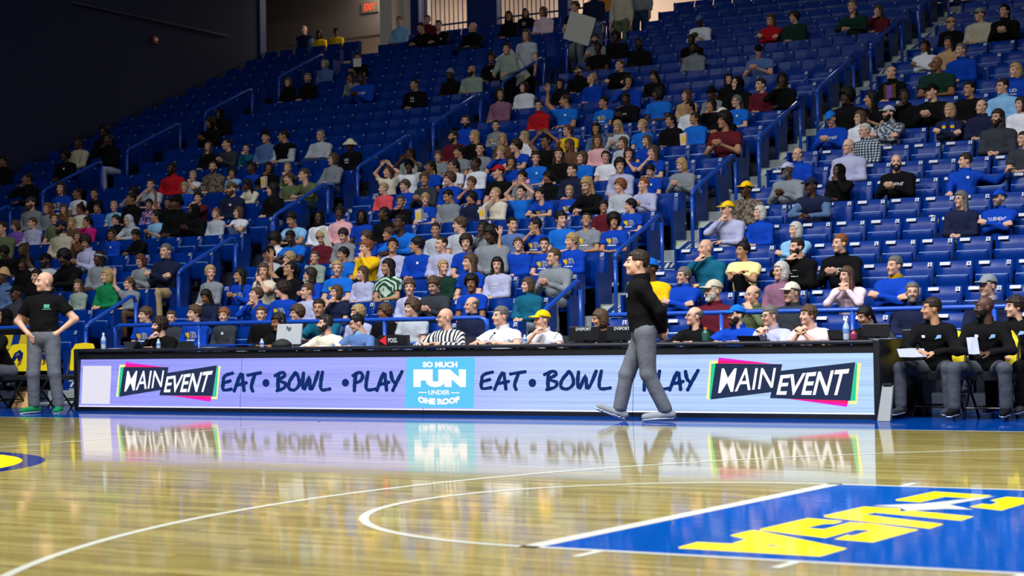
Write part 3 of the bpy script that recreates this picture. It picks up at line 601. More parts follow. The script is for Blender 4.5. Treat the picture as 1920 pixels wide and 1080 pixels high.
def body_mesh(pose, yaw, pitch, fem, kid, fine=False, wx=1.0):
    key = (pose, yaw, pitch, fem, kid, fine, round(wx, 3))
    if key in BODY: return BODY[key]
    s = sk(pose); ck = ('body', pose, fine)
    if ck not in CL:
        lo, hi = bounds(s)
        f = lambda P: smin(smin(torso(P, s), arms(P, s), .035), legs(P, s), .05)
        CL[ck] = nets(f, lo, hi, .016 if fine else .026)
    parts = [(*CL[ck], 0)]; R = head_rot(yaw, pitch); hs = 1.08 if kid else 1.0
    for V, Q, mi in head_parts(fem, .006 if fine else .0085): parts.append((((V*hs)@R.T)*V3(1/wx, 1, 1)+s['hd'], Q, mi))          # the figure is broadened, the head is not
    pz = s['pz']
    for w, e, n, kd, sg in (('wl', 'el', 'nl', pz['hands'][0], -1), ('wr', 'er', 'nr', pz['hands'][1], 1)):
        V, Q = hand_parts(kd, .0055 if fine else .0078); x = s[w]-s[e]; x = x/np.linalg.norm(x); z = pz[n]-x*float(pz[n]@x); z = z/(np.linalg.norm(z)+1e-9); y = np.cross(z, x)
        V = V*V3(1, -sg, 1) if sg > 0 else V
        # thumb points to the body's middle or up
        B = np.stack([x, y, z], 1); parts.append((V@B.T+s[w], Q if sg < 0 else Q[:, ::-1], 0))
    BODY[key] = np_mesh('body', parts, 5); return BODY[key]
def cloth(pose, kind, fine=False):
    """kind: long, tee, hood, vest, trousers, shoe0, shoe1"""
    key = (pose, kind, fine)
    if key in CL: return CL[key]
    s = sk(pose); lo, hi = bounds(s); h = .016 if fine else .026; neck = s['nb']+s['u']*.035; un = s['u']
    sd = abs(hash(pose)) % 50 if False else len(pose)*3+ord(pose[0])
    def wr(P, a=.008): return a*noise3(P, 30, sd)+.7*a*noise3(P, 62, sd+1)
    if kind in ('long', 'tee', 'hood', 'vest'):
        g = .016 if kind != 'hood' else .024
        def f(P):
            t = torso(P, s, g); d = t
            if kind == 'tee': d = smin(d, arms(P, s, .013, .62), .03)
            elif kind != 'vest': d = smin(d, arms(P, s, .013 if kind == 'long' else .019), .035)
            if kind == 'hood':
                c = s['T'](0, -.075, .50); d = smin(d, s_ell(P, c, (.12, .055, .06), s['M']), .03)
            d = d+wr(P); d = np.maximum(d, (P-s['nb']-un*(.05 if kind != 'tee' else .03))@un)
            d = np.maximum(d, -s_cone(P, s['nb']+un*.012-s['w']*.0, s['hd'], .056, .060))
            return np.maximum(d, -((P-s['T'](0, 0, .075 if pose == 'hips' else -.035))@un))
    elif kind == 'trousers':
        f = lambda P: smin(legs(P, s, .014, hem=.014), np.maximum(s_ell(P, s['T'](0, 0, .02), (.178, .134, .15), s['M']), (P-s['T'](0, 0, .11))@un), .02)+wr(P, .003 if fine else .005)
    elif kind == 'collar':
        c0 = s['nb']+un*.02; c1 = s['nb']+un*.075-s['w']*.012
        f = lambda P: np.maximum(np.maximum(abs(s_cone(P, c0-un*.04, c1+un*.04, .076, .070))-.008, (P-c1)@un), -((P-c0+un*.03)@un)); lo = c0-.14; hi = c1+.14; h = .008
    elif kind == 'belt':
        f = lambda P: np.maximum(s_ell(P, s['T'](0, 0, .02), (.192, .146, .17), s['M']), abs((P-s['T'](0, 0, .088))@un)-.02); lo = s['pel']-.25; hi = s['pel']+.3
    elif kind[:4] in ('shoe', 'sole'):
        pz = s['pz']; side = int(kind[4]); so = kind[:4] == 'sole'
        def f(P):
            d = None
            for i in (side,):
                t = pz['toe'][i]/np.linalg.norm(pz['toe'][i]); a = pz['an'][i]; up = V3(0, 0, 1)-t*t[2]; up /= np.linalg.norm(up); dn = -up*.05
                q = smin(s_cone(P, a-t*.055+dn*.8, a+t*.185+dn, .046, .040), s_cone(P, a+V3(0, 0, .01), a+dn*.6, .046, .045), .03); q = np.maximum(q-(.005 if so else 0), -((P-(a-up*(.088 if so else .085)))@up))
                if so: q = np.maximum(q, (P-(a-up*.062))@up)
                d = q if d is None else np.minimum(d, q)
            return d
        lo = np.minimum(lo, lo-.0); h = .014 if fine else .02
        an = pz['an'][side]; lo = an-.24; hi = an+.2; hi[2] = an[2]+.1
    CL[key] = np_mesh(kind, [(*nets(f, lo, hi, h), 0)]); return CL[key]
# ---- hair, hats, beards in the head's own frame
HAIR = {}
def hair_mesh(style, fine=False):
    key = (style, fine)
    if key in HAIR: return HAIR[key]
    h = .007 if fine else .0095; lo, hi = (-.16, -.18, -.2), (.16, .19, .2)
    sk0 = lambda P, g: s_ell(P, (0, .018, .037), (.076+g, .097+g, .092+g))
    line = lambda P, c: c-(P[:, 1]*.617+P[:, 2]*.787)
    ruf = lambda P, a, s: a*noise3(P, s, 5)
    ears = lambda P: -np.maximum(P[:, 2]-.024, P[:, 1]-.052)          # short cuts leave the ears and cheeks bare
    face = lambda P, top=.062, wid=.066: np.maximum(np.maximum(P[:, 1]+.028, P[:, 2]-top), abs(P[:, 0])-wid)     # open space before the face
    if style == 'short': f = lambda P: np.maximum(np.maximum(sk0(P, .009)+np.clip(P[:, 2]-.05, 0, .05)*-.12+ruf(P, .005, 120), line(P, -.004)), np.maximum(-face(P, .068, .06), ears(P)))
    elif style == 'buzz': f = lambda P: np.maximum(np.maximum(sk0(P, .005), line(P, .0)), np.maximum(-face(P, .07, .06), ears(P)))
    elif style == 'mop': f = lambda P: np.maximum(np.maximum(sk0(P, .018)+ruf(P, .010, 85)+ruf(P, .005, 170), line(P, -.012)), -face(P+ruf(P, .012, 90)[:, None], .056, .068))
    elif style == 'curly': f = lambda P: np.maximum(np.maximum(sk0(P, .032)+ruf(P, .012, 100), line(P, -.022)), -face(P, .06, .066))
    elif style == 'afro': f = lambda P: np.maximum(np.maximum(sk0(P, .052)+ruf(P, .010, 110), line(P, -.035)), -face(P, .064, .07))
    elif style == 'fringe': f = lambda P: np.maximum(np.maximum(sk0(P, .008)+ruf(P, .003, 120), line(P, -.012)), np.maximum(np.maximum(P[:, 2]-.055+P[:, 1]*-.35, -.02-P[:, 1]), ears(P)))
    elif style in ('long', 'pony', 'bun', 'bob', 'tied', 'bunhigh'):
        def f(P):
            d = np.maximum(sk0(P, .016 if style in ('pony', 'bun', 'tied') else .02)+ruf(P, .004, 90), line(P, -.01))
            if style == 'long':
                q = smin(s_ell(P, (0, .055, -.13), (.098, .055, .22)), s_cone(P, V3(.078, .025, .02), V3(.098, .0, -.27), .024, .024), .03); q = smin(q, s_cone(P, V3(-.078, .025, .02), V3(-.098, .0, -.27), .024, .024), .03); d = smin(d, q+ruf(P, .006, 60), .03)
            if style == 'bob':
                q = s_ell(P, (0, .03, -.035), (.103, .088, .12)); d = smin(d, np.maximum(q, -.13-P[:, 2])+ruf(P, .006, 80), .03)
            if style in ('pony', 'tied'): d = smin(d, s_cone(P, V3(0, .115, .03), V3(0, .15, -.16), .032, .02)+ruf(P, .004, 80), .02)
            if style == 'bun': d = smin(d, s_ell(P, (0, .115, .07), (.04, .04, .04))+ruf(P, .003, 120), .01)
            if style == 'bunhigh': d = smin(d, s_ell(P, (0, .05, .155), (.042, .042, .042))+ruf(P, .004, 120), .01)
            return np.maximum(d, -face(P, .066, .064 if style != 'long' else .068))
        lo, hi = (-.16, -.18, -.38 if style == 'long' else -.21), (.16, .2, .24)
    elif style == 'beard': 
        f = lambda P: np.maximum(np.maximum(np.minimum(s_ell(P, (0, -.028, -.044), (.068, .074, .084)), s_ell(P, (0, -.072, -.10), (.042, .034, .036)))+ruf(P, .003, 120), P[:, 2]+.030+abs(P[:, 0])*-.35), -.0-(.02-P[:, 1]))
        g0 = f; f = lambda P: np.maximum(g0(P), -s_ell(P, (0, -.11, -.060), (.022, .03, .012))); lo, hi = (-.1, -.15, -.16), (.1, .06, .02)
    elif style == 'cap':
        def f(P):
            d = np.maximum(sk0(P, .018), .052-P[:, 2]-P[:, 1]*.18); b = np.maximum(s_ell(P, (0, -.105, .056), (.078, .095, .03)), abs(P[:, 2]-.062+P[:, 0]**2*6-(P[:, 1]+.1)*.15)-.007); b = np.maximum(b, P[:, 1]+.06)
            return np.minimum(np.minimum(d, b), s_ell(P, (0, .015, .147), (.009, .009, .006)))
        lo, hi = (-.12, -.22, .0), (.12, .15, .17)
    elif style == 'beanie': f = lambda P: np.minimum(np.maximum(smin(sk0(P, .018), s_ell(P, (0, .03, .12), (.06, .07, .06)), .03)+ruf(P, .003, 90), .035-P[:, 2]-P[:, 1]*.35), np.maximum(abs(sk0(P, .022))-.008, abs(P[:, 2]+P[:, 1]*.35-.045)-.022))
    elif style == 'bucket': f = lambda P: np.minimum(np.maximum(sk0(P, .018), .04-P[:, 2]), np.maximum(abs(np.linalg.norm(P[:, :2]-V3(0, .01), axis=1)-(.155-(P[:, 2]-.01)*.75))-.006, abs(P[:, 2]-.035)-.04))
    elif style in ('hoodup', 'hijab'):
        def f(P):
            d = smin(s_ell(P, (0, .03, .02), (.108, .122, .128)), s_ell(P, (0, .03, -.13), (.125, .105, .10)), .05)+ruf(P, .004, 45)
            return np.maximum(np.maximum(d, -(s_ell(P, (0, .01, .02), (.088, .105, .108)))), -s_ell(P, (0, -.12, -.005), (.062, .10, .088)))
        lo, hi = (-.17, -.18, -.26), (.17, .2, .2)
    elif style == 'headband': f = lambda P: np.maximum(sk0(P, .024), abs(P[:, 2]-.045+P[:, 1]*.25)-.022)
    elif style == 'phones':
        f = lambda P: np.minimum(np.maximum(np.maximum(abs(np.sqrt((P[:, 0]/1.0)**2+(P[:, 2]-.03)**2)-.112)-.006, abs(P[:, 1]-.01)-.014), .0-P[:, 2]), np.minimum(s_ell(P, (.092, .01, -.005), (.022, .035, .04)), s_ell(P, (-.092, .01, -.005), (.022, .035, .04))))
    elif style == 'glasses':
        f = lambda P: np.minimum(np.minimum(np.maximum(abs(np.sqrt((P[:, 0]-.032)**2+((P[:, 2]-.006)*1.25)**2)-.024)-.0028, abs(P[:, 1]+.108)-.004), np.maximum(abs(np.sqrt((P[:, 0]+.032)**2+((P[:, 2]-.006)*1.25)**2)-.024)-.0028, abs(P[:, 1]+.108)-.004)),
             np.minimum(np.minimum(s_cone(P, V3(.056, -.106, .012), V3(.084, .01, .008), .0035, .0035), s_cone(P, V3(-.056, -.106, .012), V3(-.084, .01, .008), .0035, .0035)), s_cone(P, V3(-.01, -.11, .01), V3(.01, -.11, .01), .003, .003)))
        lo, hi, h = (-.1, -.13, -.03), (.1, .03, .045), (.004 if fine else .0055)
    HAIR[key] = np_mesh(style, [(*nets(f, lo, hi, h), 0)]); return HAIR[key]
# ---- shirt prints lie on the chest
PRINTS = {}
def conform(pose, shapes, name, mats, cx=0., ct=.33, gap=.006):
    """shapes: list of (2D triangles/polys [(u,v)...], material index); u to the wearer's left, v up, metres"""
    s = sk(pose); T = s['T']; wd = s['w']; b = MB()
    for pts, fs, mi in shapes:
        A = np.array([T(cx+u, .30, ct+v) for u, v in pts], np.float32); d = None; t = np.zeros(len(A), np.float32)
        for _ in range(24):
            q = A-wd*t[:, None]; d = torso(q, s, .021)-.004*(1+mi*.25); t += np.clip(d, -.02, .05)
        q = A-wd*t[:, None]
        b.add([tuple(p) for p in q], fs, mi)
    return b.mesh(name, mats)
def rects(x0, x1, y0, y1, n=4, m=3):
    P = [(x0+(x1-x0)*i/n, y0+(y1-y0)*j/m) for j in range(m+1) for i in range(n+1)]
    return P, [(j*(n+1)+i, j*(n+1)+i+1, (j+1)*(n+1)+i+1, (j+1)*(n+1)+i) for j in range(m) for i in range(n)]
def fan(P): return P, [(i+1, i, len(P)-1) for i in range(len(P)-2)]+[(0, len(P)-2, len(P)-1)]
PYE = None
def logo_print(pose, word):
    k = (pose, word)
    if k not in PRINTS:
        Y = mat('print_yellow', srgb(240, 200, 30), .6); Wm = mat('print_white', srgb(225, 228, 235), .6); B = mat('print_blue', srgb(18, 40, 120), .6)
        sh = []
        if word == 'logo':                                # yellow bird, outlined letter, a line of small type
            V, F, a = text_mesh('B', .05); sh.append(([(.012+.098*u, -.03+.105*v) for u, v in V], F, 1)); V, F, a = text_mesh('B', .0); sh.append(([(.018+.085*u, -.022+.09*v) for u, v in V], F, 2))
            sh.append((*fan([(-.10, .07), (-.06, .055), (-.03, .075), (-.005, .03), (-.02, -.03), (-.055, -.045), (-.05, -.01), (-.085, .0), (-.10, .03), (-.05, .02)]), 0))
            sh.append((*rects(-.085, .075, -.072, -.052, 6, 1), 1))
        elif word == 'small': sh.append((*rects(.05, .085, .05, .09, 2, 2), 1))
        else:
            V, F, a = text_mesh(word, .02); ww = min(.26, .06*a); sh.append(([(-ww/2+ww*u, .02+.055*v) for u, v in V], F, 1)); sh.append((*rects(-.05, .05, -.02, -.006, 4, 1), 1))
        PRINTS[k] = conform(pose, sh, 'shirt_print', [Y, Wm, B])
    return PRINTS[k]
# ---- dressing
SKIN = {1: srgb(212, 164, 140), 2: srgb(180, 132, 102), 3: srgb(138, 92, 64), 4: srgb(78, 50, 38)}
HAIRC = dict(k=srgb(20, 17, 17), d=srgb(42, 32, 27), r=srgb(80, 60, 46), o=srgb(128, 78, 46), y=srgb(168, 140, 98), g=srgb(100, 98, 96), w=srgb(186, 184, 178), u=srgb(94, 54, 40))
HNAME = dict(k='black', d='dark brown', r='brown', o='ginger', y='blond', g='grey', w='white', u='auburn')
CC = dict(bl=(12, 62, 172, 'blue'), az=(22, 104, 206, 'bright blue'), nv=(28, 34, 62, 'navy'), bk=(13, 13, 15, 'black'), wh=(222, 224, 232, 'white'), gy=(128, 134, 142, 'grey'), lg=(178, 184, 194, 'light grey'), lv=(172, 174, 206, 'pale lavender'),
          cr=(216, 208, 188, 'cream'), ch=(52, 56, 64, 'charcoal'), rd=(176, 24, 36, 'red'), mr=(92, 26, 38, 'maroon'), yl=(240, 190, 20, 'yellow'), gn=(20, 120, 70, 'green'), dg=(24, 52, 42, 'dark green'), ol=(92, 104, 72, 'olive'), br=(98, 70, 50, 'brown'),
          tn=(186, 150, 110, 'tan'), pk=(226, 170, 176, 'pink'), mg=(190, 30, 120, 'magenta'), co=(222, 84, 92, 'coral'), pu=(120, 80, 170, 'purple'), mv=(136, 94, 118, 'mauve'), tl=(20, 92, 120, 'teal'), lb=(132, 184, 226, 'light blue'), sb=(84, 112, 164, 'slate blue'),
          dn=(80, 106, 144, 'denim blue'), be=(190, 180, 160, 'beige'), sg=(140, 156, 146, 'sage grey'), dj=(44, 62, 92, 'dark jeans'), kh=(170, 148, 108, 'khaki'), py=(236, 222, 150, 'pale yellow'), pp=(230, 204, 216, 'pale pink'), sg2=(68, 72, 82, 'slate grey'), cg=(98, 101, 110, 'mid grey'))
def cmat(code): 
    c = CC[code]; return mat('cloth_'+code, srgb(*c[:3]), .9, var=.18, scale=9, bump=.7, spec=.12, dist=.018)
def pattern(name):
    if name in MATS: return MATS[name]
    m, N, L, b = nodes(name); b.inputs['Roughness'].default_value = .85; tc = N.new('ShaderNodeTexCoord')
    rp = N.new('ShaderNodeValToRGB'); rp.color_ramp.interpolation = 'CONSTANT'; e = rp.color_ramp.elements
    def cols(*cs):
        e[0].color = cs[0][1]; e[0].position = 0; e[1].color = cs[1][1]; e[1].position = cs[1][0]
        for p, c in cs[2:]: k = e.new(p); k.color = c
    if name == 'referee':
        wv = N.new('ShaderNodeTexWave'); wv.wave_type = 'BANDS'; wv.bands_direction = 'X'; wv.inputs['Scale'].default_value = 6.2; wv.inputs['Distortion'].default_value = 1.0; wv.inputs['Detail Scale'].default_value = 1.2; cols((0, srgb(18, 18, 20)), (.5, srgb(226, 226, 230)))
        L.new(tc.outputs['Object'], wv.inputs['Vector']); L.new(wv.outputs['Fac'], rp.inputs['Fac'])
    elif name == 'plaid':
        w1 = N.new('ShaderNodeTexWave'); w1.bands_direction = 'X'; w1.inputs['Scale'].default_value = 7; w2 = N.new('ShaderNodeTexWave'); w2.bands_direction = 'Z'; w2.inputs['Scale'].default_value = 7
        ad = N.new('ShaderNodeMath'); ad.operation = 'MULTIPLY_ADD'; ad.inputs[1].default_value = .5; mu = N.new('ShaderNodeMath'); mu.operation = 'MULTIPLY'; mu.inputs[1].default_value = .5
        for q in (w1, w2): L.new(tc.outputs['Object'], q.inputs['Vector'])
        L.new(w2.outputs['Fac'], mu.inputs[0]); L.new(w1.outputs['Fac'], ad.inputs[0]); L.new(mu.outputs[0], ad.inputs[2]); L.new(ad.outputs[0], rp.inputs['Fac']); cols((0, srgb(28, 36, 52)), (.35, srgb(84, 100, 120)), (.7, srgb(206, 212, 216)))
    elif name == 'tiedye':
        wv = N.new('ShaderNodeTexWave'); wv.wave_type = 'RINGS'; wv.rings_direction = 'SPHERICAL'; wv.inputs['Scale'].default_value = 5; wv.inputs['Distortion'].default_value = 9; wv.inputs['Detail'].default_value = 2; mp = N.new('ShaderNodeMapping'); mp.inputs['Location'].default_value = (0, .1, -.8)
        L.new(tc.outputs['Object'], mp.inputs[0]); L.new(mp.outputs[0], wv.inputs['Vector']); L.new(wv.outputs['Fac'], rp.inputs['Fac']); cols((0, srgb(24, 62, 44)), (.45, srgb(58, 110, 82)), (.66, srgb(190, 214, 196)))
    else:
        nz = N.new('ShaderNodeTexNoise'); nz.inputs['Scale'].default_value = 22 if name != 'multi' else 16; nz.inputs['Detail'].default_value = 2; L.new(tc.outputs['Object'], nz.inputs['Vector']); L.new(nz.outputs['Fac'], rp.inputs['Fac'])
        if name == 'camo': cols((0, srgb(52, 44, 38)), (.46, srgb(92, 80, 66)), (.56, srgb(130, 116, 98)))
        elif name == 'greypat': cols((0, srgb(60, 66, 80)), (.47, srgb(120, 130, 142)), (.54, srgb(184, 190, 196)))
        else: cols((0, srgb(30, 32, 60)), (.42, srgb(60, 60, 170)), (.52, srgb(200, 190, 200)), (.6, srgb(190, 60, 70)))
    L.new(rp.outputs['Color'], b.inputs['Base Color']); MATS[name] = m; return m
EYEW = mat('shaded_eye_white', srgb(138, 124, 116), .4); EYED = mat('iris', srgb(28, 20, 16), .15)  # eye whites darkened, the shade on them is put into the colour
def skin_mat(k): return mat('skin_%d' % k, SKIN[k], .55, var=.06, scale=9, spec=.4)
def lip_mat(k): c = SKIN[k]; return mat('lip_%d' % k, (c[0]*.72, c[1]*.45, c[2]*.45), .45, var=.05)
def hair_mat(c): return mat('hair_'+c, HAIRC[c], .55, var=.55, scale=55, bump=1.0, spec=.25, stretch=(1, 1, .22))
def setm(o, ms):
    for i, m in enumerate(ms): sl = o.material_slots[i]; sl.link = 'OBJECT'; sl.material = m
def child(name, me, par, m):
    o = link(name, me, par); setm(o, [m]); return o
TOPK = dict(t='tee', l='long', h='hood', j='long', v='vest')
STYLE = dict(s='short', z='buzz', m='mop', c='curly', a='afro', f='fringe', l='long', p='pony', u='bun', b='bob', x=None, h='bunhigh')
def person(loc, rz, scl, pose, yaw, pitch, kind, skin, hair, top, pants='dj', extras='', fine=False, shoes='bk', name='person', hatc=None, prt=None, pat=None):
    """one figure: body mesh on top, clothes and hair as parts"""
    fem = kind in 'wg'; kid = kind in 'bg'
    wx = (1.06 if kind == 'w' else 1.04) if fem else (1.07 if kid else 1.14)
    if fine: wx = 1.08
    if 'G' in extras: wx *= 1.12
    o = link(name, body_mesh(pose, yaw, pitch, fem, kid, fine, wx), None, loc); o.rotation_euler = (0, 0, rz); o.scale = (scl*wx, scl*(1.04 if fem or kid else 1.08), scl)
    hc = hair[1] if len(hair) > 1 else 'k'
    setm(o, [skin_mat(skin), lip_mat(skin), hair_mat(hc), EYEW, EYED])
    ts, tc = top[0], top[1:3]; tm = pattern(pat) if pat else cmat(tc)
    if ts == 'v': child('shirt', cloth(pose, 'long', fine), o, cmat(top[3:5] or 'gy')); q = child('vest', cloth(pose, 'hood' if False else 'vest', fine), o, tm); q.scale = (1.06, 1.06, 1.015)
    else: child({'t': 't_shirt', 'l': 'sweatshirt', 'h': 'hoodie', 'j': 'jacket'}[ts], cloth(pose, TOPK[ts], fine), o, tm)
    child('trousers', cloth(pose, 'trousers', fine), o, cmat(pants)); [child('shoe', cloth(pose, 'shoe%d' % i, fine), o, cmat(shoes)) for i in (0, 1)]
    if fine: [child('shoe_sole', cloth(pose, 'sole%d' % i, True), o, cmat('wh')) for i in (0, 1)]
    if kind in 'mw' and ts in 'lj' and not fine and skin*7+len(hair)+int(loc[0]*10) & 1 or ts == 'j': child('collar', cloth(pose, 'collar', fine), o, tm)
    if prt: 
        pm = logo_print(pose, prt); link('shirt_print', pm, o)
    s = sk(pose); hs = 1.08 if kid else 1.0; R = Matrix(head_rot(yaw, pitch).tolist()).to_4x4(); HT = Matrix.Translation(Vector(s['hd'].tolist())); HM = HT@R@Matrix.Diagonal((hs, hs, hs, 1))
    def onhead(nm, st, m, back=False):
        c = child(nm, hair_mesh(st, fine), o, m); c.matrix_basis = HM@(Matrix.Rotation(math.pi, 4, 'Z') if back else Matrix()); c.matrix_parent_inverse = HT@Matrix.Diagonal((1/wx, 1, 1, 1))@HT.inverted(); return c
    hat = None
    for ch, st in (('C', 'cap'), ('V', 'cap'), ('K', 'beanie'), ('Q', 'bucket'), ('H', 'hoodup'), ('J', 'hijab')):
        if ch in extras: hat = st
    sty = STYLE[hair[0]]
    if sty and hat not in ('hoodup', 'hijab', 'beanie', 'bucket'):
        if hat == 'cap' and sty in ('mop', 'curly', 'afro', 'short'): sty = 'buzz'
        onhead('hair', sty, hair_mat(hc))
    elif sty in ('long', 'bob') and hat in ('beanie', 'bucket'): onhead('hair', sty, hair_mat(hc))
    if hat: onhead({'cap': 'cap', 'beanie': 'beanie', 'bucket': 'bucket_hat', 'hoodup': 'hood', 'hijab': 'headscarf'}[hat], hat, cmat(hatc) if hatc else tm, 'V' in extras)
    if 'B' in extras: onhead('beard', 'beard', hair_mat(hc))
    if 'g' in extras: onhead('glasses', 'glasses', mat('glasses_frame', srgb(24, 22, 24), .3))
    if 'P' in extras: onhead('headphones', 'phones', mat('headphones', srgb(40, 42, 48), .4))
    if 'D' in extras: onhead('headband', 'headband', cmat(hatc or 'gy'))
    return o
